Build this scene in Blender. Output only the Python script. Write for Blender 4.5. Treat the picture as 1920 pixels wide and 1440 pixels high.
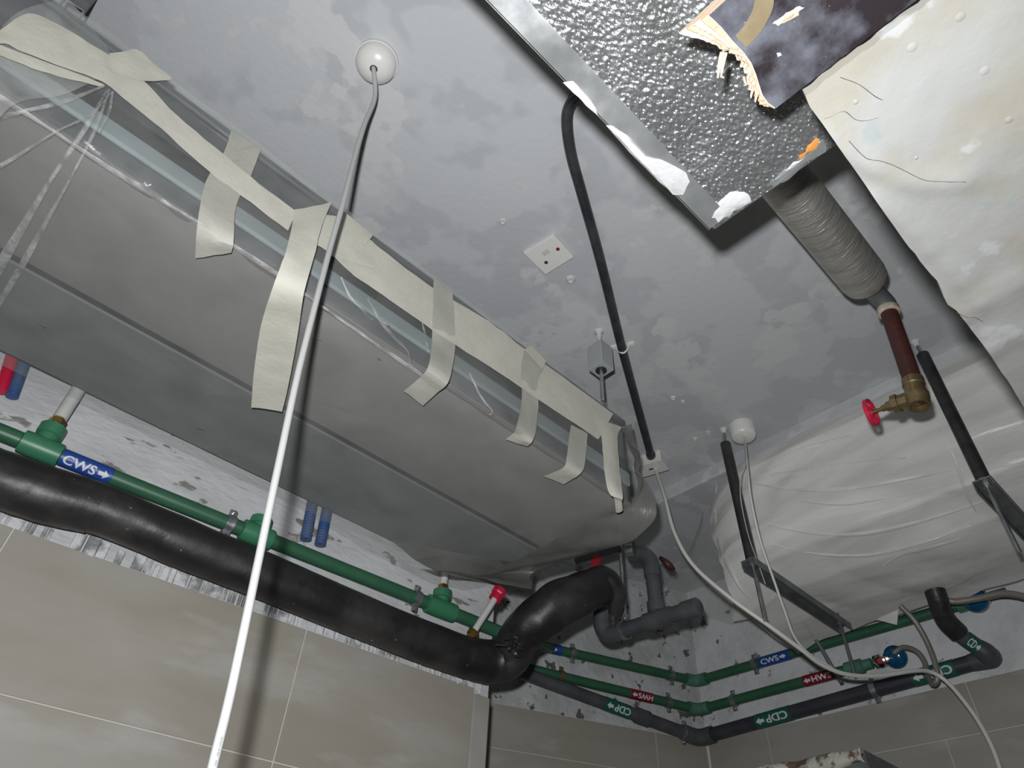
import bpy, math, random
from mathutils import Vector, Matrix, noise as mnoise
from mathutils.bvhtree import BVHTree

random.seed(7)
S = bpy.context.scene
for o in list(bpy.data.objects):
    bpy.data.objects.remove(o, do_unlink=True)
C = S.collection

# ------------------------------------------------------------------ camera, world, flash, exposure
H = 1.90                     # camera height above the floor; everything below is written relative to the camera
F_PX, CX, CY = 1320.0, 960.0, 720.0
RX = Vector((0.72126226, -0.69112619, 0.04610140))      # camera right
RY = Vector((0.49942649, 0.47277694, -0.72598564))      # camera down
RZ = Vector((0.47995201, 0.54665030, 0.68616289))       # camera forward
cam_d = bpy.data.cameras.new('camera')
cam = bpy.data.objects.new('camera', cam_d)
C.objects.link(cam)
cam_d.sensor_width = 36.0
cam_d.lens = F_PX / 1920.0 * 36.0
cam_d.clip_start = 0.01
m = Matrix((RX, -RY, -RZ)).transposed().to_4x4()
m.translation = Vector((0, 0, H))
cam.matrix_world = m
S.camera = cam

w = bpy.data.worlds.new('world')
S.world = w
w.use_nodes = True
w.node_tree.nodes['Background'].inputs[0].default_value = (0.80, 0.88, 1.0, 1)
w.node_tree.nodes['Background'].inputs[1].default_value = 0.035

# the camera's own flash, above and a little left of the lens
fl_d = bpy.data.lights.new('camera_flash', 'SPOT')
fl_d.energy = 84.0
fl_d.shadow_soft_size = 0.017
fl_d.spot_size = math.radians(165)
fl_d.spot_blend = 1.0
fl_d.color = (0.972, 0.99, 1.0)
fl = bpy.data.objects.new('camera_flash', fl_d)
C.objects.link(fl)
fdir = (RZ * 1.0 - RX * 0.03 - RY * 0.0).normalized()
fl.rotation_euler = fdir.to_track_quat('-Z', 'Y').to_euler()
fl.location = RX * -0.035 + RY * -0.085 + Vector((0, 0, H))

S.view_settings.view_transform = 'Standard'
S.view_settings.look = 'None'
S.view_settings.exposure = 0.0
S.view_settings.gamma = 1.0
S.view_settings.use_curve_mapping = False

# ------------------------------------------------------------------ pixel -> direction helpers
def ray(x, y):
    return RX * ((x - CX) / F_PX) + RY * ((y - CY) / F_PX) + RZ
def Pz(x, y, z):
    r = ray(x, y); return r * (z / r.z)
def PY(x, y, Y):
    r = ray(x, y); return r * (Y / r.y)
def PX(x, y, X):
    r = ray(x, y); return r * (X / r.x)
def PD(x, y, d):                       # d = depth along the view axis
    return ray(x, y) * d
def Pl(x, y, p, d):                    # vertical plane through plan point p with plan direction d
    nx, ny = -d[1], d[0]
    r = ray(x, y)
    return r * ((p[0] * nx + p[1] * ny) / (r.x * nx + r.y * ny))

A0, AD = (0.0, 1.478), Vector((1.235, -0.087, 0)).normalized()      # left wall
B0, B1 = Vector((1.763, 1.742, 0)), Vector((2.345, 1.497, 0))       # angled middle wall
BD = (B1 - B0).normalized()
XR = 2.345                                                          # right wall
ZC = 1.45                                                           # slab soffit
AN = Vector((AD.y, -AD.x, 0))                                       # into the room
BN = Vector((BD.y, -BD.x, 0))
RN = Vector((-1, 0, 0))
UP = Vector((0, 0, 1))
def Awall(x, y, off=0.0):
    p = Vector((A0[0], A0[1], 0)) + AN * off
    return Pl(x, y, p, AD)
def Bwall(x, y, off=0.0):
    return Pl(x, y, B0 + BN * off, BD)
def Rwall(x, y, off=0.0):
    return PX(x, y, XR - off)

# ------------------------------------------------------------------ mesh helpers
def cat(pts, sub=8):
    pts = [Vector(p) for p in pts]
    if len(pts) < 3 or sub <= 1:
        return pts
    out = []
    e = [pts[0] * 2 - pts[1]] + pts + [pts[-1] * 2 - pts[-2]]
    for i in range(1, len(e) - 2):
        p0, p1, p2, p3 = e[i - 1], e[i], e[i + 1], e[i + 2]
        for k in range(sub):
            t = k / sub
            out.append(0.5 * ((2 * p1) + (p2 - p0) * t + (2 * p0 - 5 * p1 + 4 * p2 - p3) * t * t + (3 * p1 - p0 - 3 * p2 + p3) * t ** 3))
    out.append(pts[-1])
    return out

def catf(v, sub):
    return [p.x for p in cat([Vector((a, 0, 0)) for a in v], sub)]

def tube(pts, r, n=14, sub=8, wob=None, caps=True):
    path = cat(pts, sub)
    m_ = len(path)
    if isinstance(r, (list, tuple)):
        rr = catf(r, sub) if (len(r) == len(pts) and len(pts) > 2 and sub > 1) else list(r)
    else:
        rr = [r] * m_
    V, F = [], []
    t = (path[1] - path[0]).normalized()
    a = t.orthogonal().normalized()
    for i, p in enumerate(path):
        t2 = (path[min(i + 1, m_ - 1)] - path[max(i - 1, 0)]).normalized()
        a = (a - t2 * a.dot(t2)).normalized()
        b = t2.cross(a)
        for k in range(n):
            an = 2 * math.pi * k / n
            q = rr[i]
            if wob:
                q *= 1 + wob(i, an)
            V.append(p + a * (math.cos(an) * q) + b * (math.sin(an) * q))
    for i in range(m_ - 1):
        for k in range(n):
            k2 = (k + 1) % n
            F.append((i * n + k, i * n + k2, (i + 1) * n + k2, (i + 1) * n + k))
    if caps:
        F.append(tuple(reversed(range(n))))
        F.append(tuple((m_ - 1) * n + k for k in range(n)))
    return V, F

def lathe(p, ax, prof, n=20, close=True):
    p, ax = Vector(p), Vector(ax).normalized()
    a = ax.orthogonal().normalized(); b = ax.cross(a)
    V, F = [], []
    for d, r in prof:
        for k in range(n):
            an = 2 * math.pi * k / n
            V.append(p + ax * d + (a * math.cos(an) + b * math.sin(an)) * r)
    for i in range(len(prof) - 1):
        for k in range(n):
            k2 = (k + 1) % n
            F.append((i * n + k, i * n + k2, (i + 1) * n + k2, (i + 1) * n + k))
    if close:
        F.append(tuple(reversed(range(n))))
        F.append(tuple((len(prof) - 1) * n + k for k in range(n)))
    return V, F

def box(c, hx, hy, hz, ax=(1, 0, 0), ay=(0, 1, 0), az=(0, 0, 1)):
    c, ax, ay, az = Vector(c), Vector(ax).normalized(), Vector(ay).normalized(), Vector(az).normalized()
    V = []
    for i in (-1, 1):
        for j in (-1, 1):
            for k in (-1, 1):
                V.append(c + ax * (hx * i) + ay * (hy * j) + az * (hz * k))
    F = [(0, 1, 3, 2), (4, 6, 7, 5), (0, 4, 5, 1), (2, 3, 7, 6), (0, 2, 6, 4), (1, 5, 7, 3)]
    return V, F

def bx(x0, x1, y0, y1, z0, z1):
    return box(((x0 + x1) / 2, (y0 + y1) / 2, (z0 + z1) / 2), abs(x1 - x0) / 2, abs(y1 - y0) / 2, abs(z1 - z0) / 2)

def join(*ms):
    V, F = [], []
    for v, f in ms:
        k = len(V)
        V += [Vector(q) for q in v]
        F += [tuple(i + k for i in g) for g in f]
    return V, F

def grid(fn, nu, nv):
    V = [Vector(fn(i / nu, j / nv)) for i in range(nu + 1) for j in range(nv + 1)]
    F = []
    for i in range(nu):
        for j in range(nv):
            a = i * (nv + 1) + j
            F.append((a, a + 1, a + nv + 2, a + nv + 1))
    return V, F

def prism(outline, off):
    """polygon outline (3d points) extruded by vector off"""
    n = len(outline)
    V = [Vector(p) for p in outline] + [Vector(p) + Vector(off) for p in outline]
    F = [tuple(range(n)), tuple(reversed(range(n, 2 * n)))]
    for i in range(n):
        j = (i + 1) % n
        F.append((j, i, n + i, n + j))
    return V, F

def plate(outline, off, steps=0):
    return prism(outline, off)

def ribbon(pairs, sub=5, cross=4, bulge=0.0, jitter=0.0):
    L = cat([p[0] for p in pairs], sub); R_ = cat([p[1] for p in pairs], sub)
    n = len(L)
    V, F = [], []
    for i in range(n):
        t = (L[min(i + 1, n - 1)] - L[max(i - 1, 0)])
        wv = R_[i] - L[i]
        nn = t.cross(wv)
        nn = nn.normalized() if nn.length > 1e-9 else Vector((0, 0, 1))
        if nn.dot(-L[i]) < 0:
            nn = -nn
        for j in range(cross + 1):
            s = j / cross
            q = L[i].lerp(R_[i], s) + nn * (bulge * 4 * s * (1 - s))
            if jitter:
                q = q + nn * (jitter * mnoise.noise(q * 45.0))
            V.append(q)
    for i in range(n - 1):
        for j in range(cross):
            a = i * (cross + 1) + j
            F.append((a, a + 1, a + cross + 2, a + cross + 1))
    return V, F

WL = {}                                        # world position of each object's origin
def wpos(o):
    return WL.get(o.name, Vector((0, 0, 0)))

def thing(name, label, cat_, loc, group=None):
    o = bpy.data.objects.new(name, None)
    o.empty_display_size = 0.05
    C.objects.link(o)
    o.location = loc
    WL[o.name] = Vector(loc)
    o['label'] = label; o['category'] = cat_
    if group: o['group'] = group
    return o

def obj(name, vf, mat, parent=None, smooth=False, bevel=0.0, solid=0.0, label=None, subsurf=0, shared=None):
    V, F = vf
    V = [Vector(v) for v in V]
    lo = Vector((min(v.x for v in V), min(v.y for v in V), min(v.z for v in V)))
    hi = Vector((max(v.x for v in V), max(v.y for v in V), max(v.z for v in V)))
    org = Vector(((lo.x + hi.x) / 2, (lo.y + hi.y) / 2, lo.z))
    me = bpy.data.meshes.new(name)
    me.from_pydata([v - org for v in V], [], F)
    me.validate(); me.update()
    if smooth:
        me.polygons.foreach_set('use_smooth', [True] * len(me.polygons))
        try:
            me.set_sharp_from_angle(angle=math.radians(42))
        except Exception:
            pass
    me.materials.append(mat)
    o = bpy.data.objects.new(name, me)
    C.objects.link(o)
    WL[o.name] = org
    if parent is not None:
        o.parent = parent
        o.location = org - wpos(parent)
    else:
        o.location = org
    if bevel:
        b = o.modifiers.new('bevel', 'BEVEL'); b.width = bevel; b.segments = 2; b.limit_method = 'ANGLE'; b.angle_limit = math.radians(50)
    if solid:
        s = o.modifiers.new('solidify', 'SOLIDIFY'); s.thickness = solid; s.offset = 0
    if subsurf:
        s = o.modifiers.new('subsurf', 'SUBSURF'); s.levels = subsurf; s.render_levels = subsurf
    if label: o['label'] = label
    return o

def tag(o, label, cat_, group=None):
    o['label'] = label; o['category'] = cat_
    if group: o['group'] = group
    return o

def struct(name, vf, mat, **k):
    o = obj(name, vf, mat, **k)
    o['kind'] = 'structure'
    return o

# ------------------------------------------------------------------ materials
def mat(name, base=(0.5, 0.5, 0.5), rough=0.6, metal=0.0, spec=0.5, var=None, scale=6.0, detail=6.0, lo=0.35, hi=0.65,
        bump=0.0, bscale=30.0, bdetail=4.0, bdist=0.01, var2=None, scale2=20.0, lo2=0.55, hi2=0.62, stretch=None, rvar=0.0, coat=0.0):
    ma = bpy.data.materials.new(name)
    ma.use_nodes = True
    nt = ma.node_tree
    N, L = nt.nodes, nt.links
    bs = N['Principled BSDF']
    bs.inputs['Base Color'].default_value = (*base, 1)
    bs.inputs['Roughness'].default_value = rough
    bs.inputs['Metallic'].default_value = metal
    bs.inputs['Specular IOR Level'].default_value = spec
    if coat: bs.inputs['Coat Weight'].default_value = coat
    geo = N.new('ShaderNodeNewGeometry')
    vec = geo.outputs['Position']
    if stretch:
        mp = N.new('ShaderNodeMapping'); mp.inputs['Scale'].default_value = stretch
        L.new(vec, mp.inputs['Vector']); vec = mp.outputs['Vector']
    def noise(sc, de, lo_, hi_, rough_=0.55):
        n = N.new('ShaderNodeTexNoise'); n.inputs['Scale'].default_value = sc; n.inputs['Detail'].default_value = de
        n.inputs['Roughness'].default_value = rough_
        L.new(vec, n.inputs['Vector'])
        mr = N.new('ShaderNodeMapRange'); mr.inputs[1].default_value = lo_; mr.inputs[2].default_value = hi_
        L.new(n.outputs['Fac'], mr.inputs[0])
        return mr.outputs[0]
    col = None
    if var:
        mx = N.new('ShaderNodeMix'); mx.data_type = 'RGBA'
        mx.inputs[6].default_value = (*base, 1); mx.inputs[7].default_value = (*var, 1)
        L.new(noise(scale, detail, lo, hi), mx.inputs[0]); col = mx.outputs[2]
    if var2:
        mx = N.new('ShaderNodeMix'); mx.data_type = 'RGBA'
        mx.inputs[6].default_value = (*base, 1); mx.inputs[7].default_value = (*var2, 1)
        if col: L.new(col, mx.inputs[6])
        L.new(noise(scale2, 5, lo2, hi2), mx.inputs[0]); col = mx.outputs[2]
    if col: L.new(col, bs.inputs['Base Color'])
    if rvar:
        mr = N.new('ShaderNodeMapRange'); mr.inputs[3].default_value = max(0, rough - rvar); mr.inputs[4].default_value = min(1, rough + rvar)
        L.new(noise(scale * 1.7, 5, 0.35, 0.65), mr.inputs[0]); L.new(mr.outputs[0], bs.inputs['Roughness'])
    if bump:
        n = N.new('ShaderNodeTexNoise'); n.inputs['Scale'].default_value = bscale; n.inputs['Detail'].default_value = bdetail
        L.new(vec, n.inputs['Vector'])
        b = N.new('ShaderNodeBump'); b.inputs['Strength'].default_value = bump; b.inputs['Distance'].default_value = bdist
        L.new(n.outputs['Fac'], b.inputs['Height']); L.new(b.outputs[0], bs.inputs['Normal'])
    return ma

def film(name, fac, base, rough, bscale, bstr, stretch=(1, 1, 1), lo=None, hi=None, bdist=0.01, fvar=0.12):
    """thin plastic sheet: mostly clear, partly a hazy glossy surface"""
    ma = bpy.data.materials.new(name); ma.use_nodes = True
    nt = ma.node_tree; N, L = nt.nodes, nt.links
    bs = N['Principled BSDF']
    bs.inputs['Base Color'].default_value = (*base, 1); bs.inputs['Roughness'].default_value = rough
    tr = N.new('ShaderNodeBsdfTransparent'); tr.inputs[0].default_value = (0.93, 0.94, 0.93, 1)
    mx = N.new('ShaderNodeMixShader'); mx.inputs[0].default_value = fac
    geo = N.new('ShaderNodeNewGeometry')
    mp = N.new('ShaderNodeMapping'); mp.inputs['Scale'].default_value = stretch
    L.new(geo.outputs['Position'], mp.inputs['Vector'])
    n = N.new('ShaderNodeTexNoise'); n.inputs['Scale'].default_value = bscale; n.inputs['Detail'].default_value = 5; n.inputs['Distortion'].default_value = 0.8
    L.new(mp.outputs[0], n.inputs['Vector'])
    b = N.new('ShaderNodeBump'); b.inputs['Strength'].default_value = bstr; b.inputs['Distance'].default_value = bdist
    L.new(n.outputs['Fac'], b.inputs['Height']); L.new(b.outputs[0], bs.inputs['Normal'])
    n2 = N.new('ShaderNodeTexNoise'); n2.inputs['Scale'].default_value = bscale * 0.6; n2.inputs['Detail'].default_value = 6; n2.inputs['Distortion'].default_value = 1.5
    L.new(mp.outputs[0], n2.inputs['Vector'])
    mr = N.new('ShaderNodeMapRange'); mr.inputs[1].default_value = 0.35; mr.inputs[2].default_value = 0.7
    mr.inputs[3].default_value = max(0, fac - fvar); mr.inputs[4].default_value = min(1, fac + fvar)
    L.new(n2.outputs['Fac'], mr.inputs[0]); L.new(mr.outputs[0], mx.inputs[0])
    L.new(tr.outputs[0], mx.inputs[1]); L.new(bs.outputs[0], mx.inputs[2])
    L.new(mx.outputs[0], N['Material Output'].inputs['Surface'])
    return ma

M = {}
M['slab'] = mat('slab_paint', (0.515, 0.525, 0.54), 0.75, var=(0.455, 0.465, 0.485), scale=4.5, detail=3, lo=0.49, hi=0.53,
                var2=(0.56, 0.56, 0.565), scale2=7.0, lo2=0.58, hi2=0.61, bump=0.25, bscale=60, bdist=0.004)
M['plaster'] = mat('wall_paint', (0.66, 0.66, 0.68), 0.7, var=(0.56, 0.56, 0.57), scale=9, lo=0.45, hi=0.62,
                   var2=(0.20, 0.18, 0.155), scale2=17, lo2=0.635, hi2=0.67, bump=0.5, bscale=45, bdist=0.006)
M['plaster_left'] = mat('wall_paint_left', (0.54, 0.545, 0.56), 0.75, var=(0.47, 0.47, 0.48), scale=9, lo=0.45, hi=0.62,
                   var2=(0.21, 0.195, 0.17), scale2=10, lo2=0.605, hi2=0.63, bump=0.6, bscale=45, bdist=0.006, stretch=(0.7, 0.7, 1.8))
M['plaster_rough'] = mat('wall_paint_rough', (0.52, 0.52, 0.53), 0.75, var=(0.42, 0.42, 0.42), scale=9, lo=0.45, hi=0.6,
                   var2=(0.10, 0.095, 0.09), scale2=24, lo2=0.615, hi2=0.65, bump=0.8, bscale=40, bdist=0.008)
M['mortar'] = mat('mortar', (0.62, 0.62, 0.63), 0.85, var=(0.22, 0.22, 0.22), scale=22, lo=0.45, hi=0.6, bump=0.8, bscale=60, bdist=0.006)
M['mortar_grey'] = mat('mortar_grey', (0.25, 0.25, 0.25), 0.9, var=(0.45, 0.45, 0.45), scale=30, lo=0.5, hi=0.6, bump=0.8, bscale=80, bdist=0.006)
M['tile'] = mat('wall_tile', (0.318, 0.292, 0.248), 0.38, var=(0.365, 0.345, 0.31), scale=3.2, detail=4, lo=0.42, hi=0.62,
                var2=(0.42, 0.40, 0.38), scale2=5.5, lo2=0.57, hi2=0.72, stretch=(0.6, 0.6, 1.9), rvar=0.12)
M['smear'] = mat('grout_smear', (0.37, 0.35, 0.325), 0.8, var=(0.31, 0.29, 0.26), scale=9)
M['grout'] = mat('grout', (0.58, 0.55, 0.50), 0.85)
M['floor'] = mat('floor_tile', (0.50, 0.48, 0.45), 0.5, var=(0.44, 0.42, 0.40), scale=3)
M['room'] = mat('room_paint', (0.62, 0.62, 0.60), 0.8)
M['galv_dark'] = mat('casing_steel', (0.19, 0.20, 0.215), 0.42, metal=0.6, var=(0.13, 0.14, 0.15), scale=8, rvar=0.1)
M['panel_warm'] = mat('casing_panel_warm', (0.185, 0.176, 0.170), 0.6, var=(0.160, 0.154, 0.150), scale=3)
M['panel_green'] = mat('casing_panel_green', (0.150, 0.162, 0.156), 0.6, var=(0.132, 0.145, 0.142), scale=3)
M['seam'] = mat('seam_dark', (0.035, 0.035, 0.036), 0.8)
M['pale_strip'] = mat('pale_strip', (0.29, 0.335, 0.345), 0.5, var=(0.20, 0.23, 0.24), scale=2.2)
M['film_clear'] = film('clear_film', 0.13, (0.78, 0.78, 0.77), 0.18, 7, 0.35, (1.0, 1.3, 1.3), bdist=0.010, fvar=0.035)
M['film_bright'] = film('clear_film_bunched', 0.24, (0.80, 0.81, 0.80), 0.18, 12, 0.6, (0.8, 1.4, 1.4), bdist=0.012, fvar=0.12)
M['crease_highlight'] = film('film_crease_highlight', 0.26, (0.86, 0.84, 0.85), 0.25, 30, 0.6, fvar=0.20)  # paler film that paints the light caught along the creases
M['crease_highlight2'] = film('milky_crease_highlight', 0.50, (0.96, 0.95, 0.93), 0.35, 9, 0.4, fvar=0.22)  # whiter film for bright fold lines painted on the milky sheet
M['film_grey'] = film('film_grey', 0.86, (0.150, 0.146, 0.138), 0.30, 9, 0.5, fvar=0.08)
M['film_milky'] = film('milky_film', 0.78, (0.84, 0.83, 0.80), 0.36, 4.0, 0.55, (1.0, 0.45, 2.4), bdist=0.02, fvar=0.14)
M['tape'] = mat('masking_tape', (0.60, 0.585, 0.51), 0.75, var=(0.55, 0.535, 0.465), scale=25, bump=0.35, bscale=130, bdist=0.002)
M['tape_film'] = mat('masking_tape_under_film', (0.46, 0.45, 0.40), 0.7, var=(0.40, 0.39, 0.35), scale=14, bump=0.35, bscale=130, bdist=0.002)
M['white_plastic'] = mat('white_plastic', (0.72, 0.71, 0.68), 0.28, coat=0.2)
M['cable_white'] = mat('cable_white', (0.42, 0.42, 0.415), 0.40)
M['cable_grey'] = mat('cable_grey', (0.62, 0.61, 0.57), 0.45)
M['conduit'] = mat('black_conduit', (0.022, 0.025, 0.03), 0.35, var=(0.05, 0.05, 0.055), scale=30)
M['print'] = mat('cable_print', (0.20, 0.20, 0.21), 0.6)
M['steel'] = mat('zinc_steel', (0.48, 0.50, 0.50), 0.35, metal=0.85, var=(0.32, 0.34, 0.34), scale=40, rvar=0.1)
M['steel_dull'] = mat('dull_steel', (0.22, 0.24, 0.245), 0.5, metal=0.55, var=(0.14, 0.15, 0.155), scale=20)
M['grey_paint'] = mat('grey_painted_steel', (0.36, 0.38, 0.39), 0.5)
M['rubber'] = mat('black_rubber', (0.016, 0.016, 0.017), 0.45, var=(0.035, 0.034, 0.034), scale=25, bump=0.3, bscale=40)
M['wrap'] = mat('black_wrap', (0.014, 0.013, 0.014), 0.44, var=(0.045, 0.041, 0.039), scale=7, lo=0.45, hi=0.7, bump=0.30, bscale=22, bdist=0.006, rvar=0.1,
                var2=(0.30, 0.29, 0.28), scale2=90, lo2=0.70, hi2=0.74)
M['green'] = mat('green_pipe', (0.026, 0.100, 0.052), 0.42, var=(0.034, 0.118, 0.064), scale=18)
M['green_fit'] = mat('green_fitting', (0.036, 0.165, 0.086), 0.40, var=(0.045, 0.19, 0.10), scale=14)
M['green_dusty'] = mat('green_fitting_dusty', (0.11, 0.24, 0.18), 0.6, var=(0.04, 0.14, 0.09), scale=18)
M['blue_label'] = mat('blue_marker', (0.012, 0.055, 0.27), 0.42)
M['red_label'] = mat('red_marker', (0.22, 0.010, 0.025), 0.42)
M['green_label'] = mat('green_marker', (0.010, 0.105, 0.072), 0.42)
M['label_white'] = mat('marker_white', (0.60, 0.62, 0.64), 0.5)
M['pvc_dark'] = mat('dark_grey_pvc', (0.055, 0.058, 0.068), 0.42, var=(0.085, 0.088, 0.095), scale=16)
M['pvc_navy'] = mat('dark_navy_pvc', (0.030, 0.032, 0.050), 0.42, var=(0.05, 0.05, 0.06), scale=16)
M['pvc_white'] = mat('white_pvc', (0.60, 0.60, 0.58), 0.45, var=(0.5, 0.5, 0.48), scale=20)
M['brass'] = mat('brass', (0.50, 0.30, 0.10), 0.28, metal=0.9, var=(0.33, 0.21, 0.09), scale=40)
M['brass_old'] = mat('brass_old', (0.30, 0.22, 0.11), 0.38, metal=0.75, var=(0.22, 0.17, 0.09), scale=30)
M['rust'] = mat('red_oxide', (0.066, 0.017, 0.015), 0.55, var=(0.045, 0.014, 0.012), scale=30, bump=0.4, bscale=120, bdist=0.003)
M['red'] = mat('red_plastic', (0.52, 0.012, 0.05), 0.4)
M['red_dark'] = mat('red_lever', (0.27, 0.010, 0.018), 0.45)
M['blue'] = mat('blue_plastic', (0.004, 0.070, 0.16), 0.15, coat=0.6)
M['chrome'] = mat('chrome', (0.60, 0.58, 0.54), 0.15, metal=1.0)
M['braid'] = mat('braided_hose', (0.30, 0.28, 0.25), 0.4, metal=0.5, bump=0.6, bscale=400, bdist=0.002)
M['blue_conduit'] = mat('blue_conduit', (0.030, 0.085, 0.24), 0.5, var=(0.10, 0.13, 0.20), scale=18)
M['thread'] = mat('thread_tape', (0.50, 0.46, 0.36), 0.7, var=(0.35, 0.30, 0.2), scale=60)
M['foil_smooth'] = mat('galvanised_edge', (0.66, 0.68, 0.69), 0.33, metal=0.75, var=(0.52, 0.54, 0.55), scale=11, lo=0.4, hi=0.6, rvar=0.12)
M['plaster_white'] = mat('white_putty', (0.58, 0.58, 0.59), 0.8, var=(0.50, 0.50, 0.51), scale=30, bump=0.6, bscale=60, bdist=0.004)
M['orange'] = mat('orange_foam', (0.60, 0.25, 0.05), 0.8)
M['ply_face'] = mat('film_faced_ply', (0.022, 0.017, 0.020), 0.30, var=(0.17, 0.18, 0.215), scale=13, detail=9, lo=0.42, hi=0.66,
                    var2=(0.50, 0.50, 0.52), scale2=70, lo2=0.68, hi2=0.74, bump=0.15, bscale=60, bdist=0.003)
M['ply_tan'] = mat('brown_paper_tape', (0.19, 0.15, 0.09), 0.6, var=(0.15, 0.115, 0.065), scale=40)
M['ply_a'] = mat('torn_veneer_pale', (0.66, 0.56, 0.44), 0.8, var=(0.52, 0.40, 0.30), scale=40, bump=0.5, bscale=150, bdist=0.003, stretch=(2, 0.4, 2))
M['ply_b'] = mat('torn_veneer_red', (0.50, 0.24, 0.15), 0.8, var=(0.62, 0.44, 0.32), scale=40, bump=0.5, bscale=150, bdist=0.003, stretch=(2, 0.4, 2))
M['mortar_stud'] = mat('stud_crust', (0.55, 0.54, 0.48), 0.85, var=(0.16, 0.10, 0.07), scale=26, lo=0.48, hi=0.56, bump=0.9, bscale=40, bdist=0.01)

def foil_mat():
    ma = bpy.data.materials.new('dimpled_foil'); ma.use_nodes = True
    N, L = ma.node_tree.nodes, ma.node_tree.links
    bs = N['Principled BSDF']
    bs.inputs['Base Color'].default_value = (0.52, 0.53, 0.54, 1); bs.inputs['Metallic'].default_value = 0.85; bs.inputs['Roughness'].default_value = 0.30
    geo = N.new('ShaderNodeNewGeometry')
    mp = N.new('ShaderNodeMapping'); mp.inputs['Scale'].default_value = (0.7, 1.0, 1); mp.inputs['Rotation'].default_value = (0, 0, 0.5)
    L.new(geo.outputs['Position'], mp.inputs[0])
    v = N.new('ShaderNodeTexVoronoi'); v.feature = 'SMOOTH_F1'; v.inputs['Scale'].default_value = 230
    n = N.new('ShaderNodeTexNoise'); n.inputs['Scale'].default_value = 150; n.inputs['Detail'].default_value = 3
    L.new(mp.outputs[0], v.inputs['Vector']); L.new(mp.outputs[0], n.inputs['Vector'])
    ad = N.new('ShaderNodeMath'); ad.operation = 'ADD'
    L.new(v.outputs['Distance'], ad.inputs[0]); L.new(n.outputs['Fac'], ad.inputs[1])
    b = N.new('ShaderNodeBump'); b.inputs['Strength'].default_value = 1.0; b.inputs['Distance'].default_value = 0.0028
    L.new(ad.outputs[0], b.inputs['Height']); L.new(b.outputs[0], bs.inputs['Normal'])
    n3 = N.new('ShaderNodeTexNoise'); n3.inputs['Scale'].default_value = 14; n3.inputs['Detail'].default_value = 6
    L.new(mp.outputs[0], n3.inputs['Vector'])
    mr = N.new('ShaderNodeMapRange'); mr.inputs[1].default_value = .4; mr.inputs[2].default_value = .7; mr.inputs[3].default_value = .26; mr.inputs[4].default_value = .42
    L.new(n3.outputs['Fac'], mr.inputs[0]); L.new(mr.outputs[0], bs.inputs['Roughness'])
    return ma
M['foil'] = foil_mat()
M['jacket'] = mat('foil_jacket', (0.72, 0.70, 0.65), 0.44, metal=0.8, var=(0.56, 0.54, 0.50), scale=20, bump=0.8, bscale=95, bdist=0.0035, stretch=(2.6, 0.35, 0.35), rvar=0.06)

def board_mat():
    ma = bpy.data.materials.new('plastered_board'); ma.use_nodes = True
    N, L = ma.node_tree.nodes, ma.node_tree.links
    bs = N['Principled BSDF']; bs.inputs['Roughness'].default_value = 0.75
    geo = N.new('ShaderNodeNewGeometry'); P = geo.outputs['Position']
    def no(sc, de, lo, hi, vec=P, dist=0.0):
        n = N.new('ShaderNodeTexNoise'); n.inputs['Scale'].default_value = sc; n.inputs['Detail'].default_value = de; n.inputs['Distortion'].default_value = dist
        L.new(vec, n.inputs['Vector'])
        mr = N.new('ShaderNodeMapRange'); mr.inputs[1].default_value = lo; mr.inputs[2].default_value = hi
        L.new(n.outputs['Fac'], mr.inputs[0]); return mr.outputs[0], n.outputs['Fac']
    def mixc(f, a, b):
        mx = N.new('ShaderNodeMix'); mx.data_type = 'RGBA'; L.new(f, mx.inputs[0])
        for i, c in ((6, a), (7, b)):
            if isinstance(c, tuple): mx.inputs[i].default_value = (*c, 1)
            else: L.new(c, mx.inputs[i])
        return mx.outputs[2]
    f1, _ = no(7, 4, .47, .60)
    c = mixc(f1, (0.31, 0.31, 0.30), (0.285, 0.268, 0.228))
    f2, h2 = no(30, 6, .60, .70)
    c = mixc(f2, c, (0.275, 0.30, 0.296))
    f3, _ = no(15, 5, .62, .66)
    c = mixc(f3, c, (0.37, 0.37, 0.365))
    L.new(c, bs.inputs['Base Color'])
    b = N.new('ShaderNodeBump'); b.inputs['Strength'].default_value = 0.35; b.inputs['Distance'].default_value = 0.004
    L.new(h2, b.inputs['Height']); L.new(b.outputs[0], bs.inputs['Normal'])
    return ma
M['board'] = board_mat()

# ================================================================== STRUCTURE
def wallbox(p, d, n, s0, s1, z0, z1, o0, o1):
    """box on a wall: s along d, z up, o outwards along n"""
    d = Vector(d); n = Vector(n)
    c = Vector(p) + d * ((s0 + s1) / 2) + n * ((o0 + o1) / 2) + UP * ((z0 + z1) / 2)
    return box(c, abs(s1 - s0) / 2, abs(o1 - o0) / 2, abs(z1 - z0) / 2, d, n, UP)

PA, PB, PR = Vector((A0[0], A0[1], 0)), B0, Vector((XR, 0, 0))
RD = Vector((0, -1, 0))                     # along the right wall, towards -Y

struct('floor', bx(-1.6, 2.45, -1.5, 2.6, -H - 0.1, -H), M['floor'])
def slabfn(u, v):
    x, y = -1.6 + 4.05 * u, -1.5 + 4.1 * v
    return Vector((x, y, ZC - 0.0035 * mnoise.noise(Vector((x * 3, y * 3, 0))) - 0.0015 * mnoise.noise(Vector((x * 11, y * 11, 4)))))
gs = grid(slabfn, 90, 90)
ceiling = struct('ceiling', join(gs, bx(-1.6, 2.45, -1.5, 2.6, ZC + 0.006, ZC + 0.12)), M['slab'], smooth=True)
struct('trim_1', bx(1.745, XR, -1.4, 1.93, ZC - 0.050, ZC + 0.003), M['slab'], bevel=0.006)   # shallow downstand over the second unit

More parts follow.
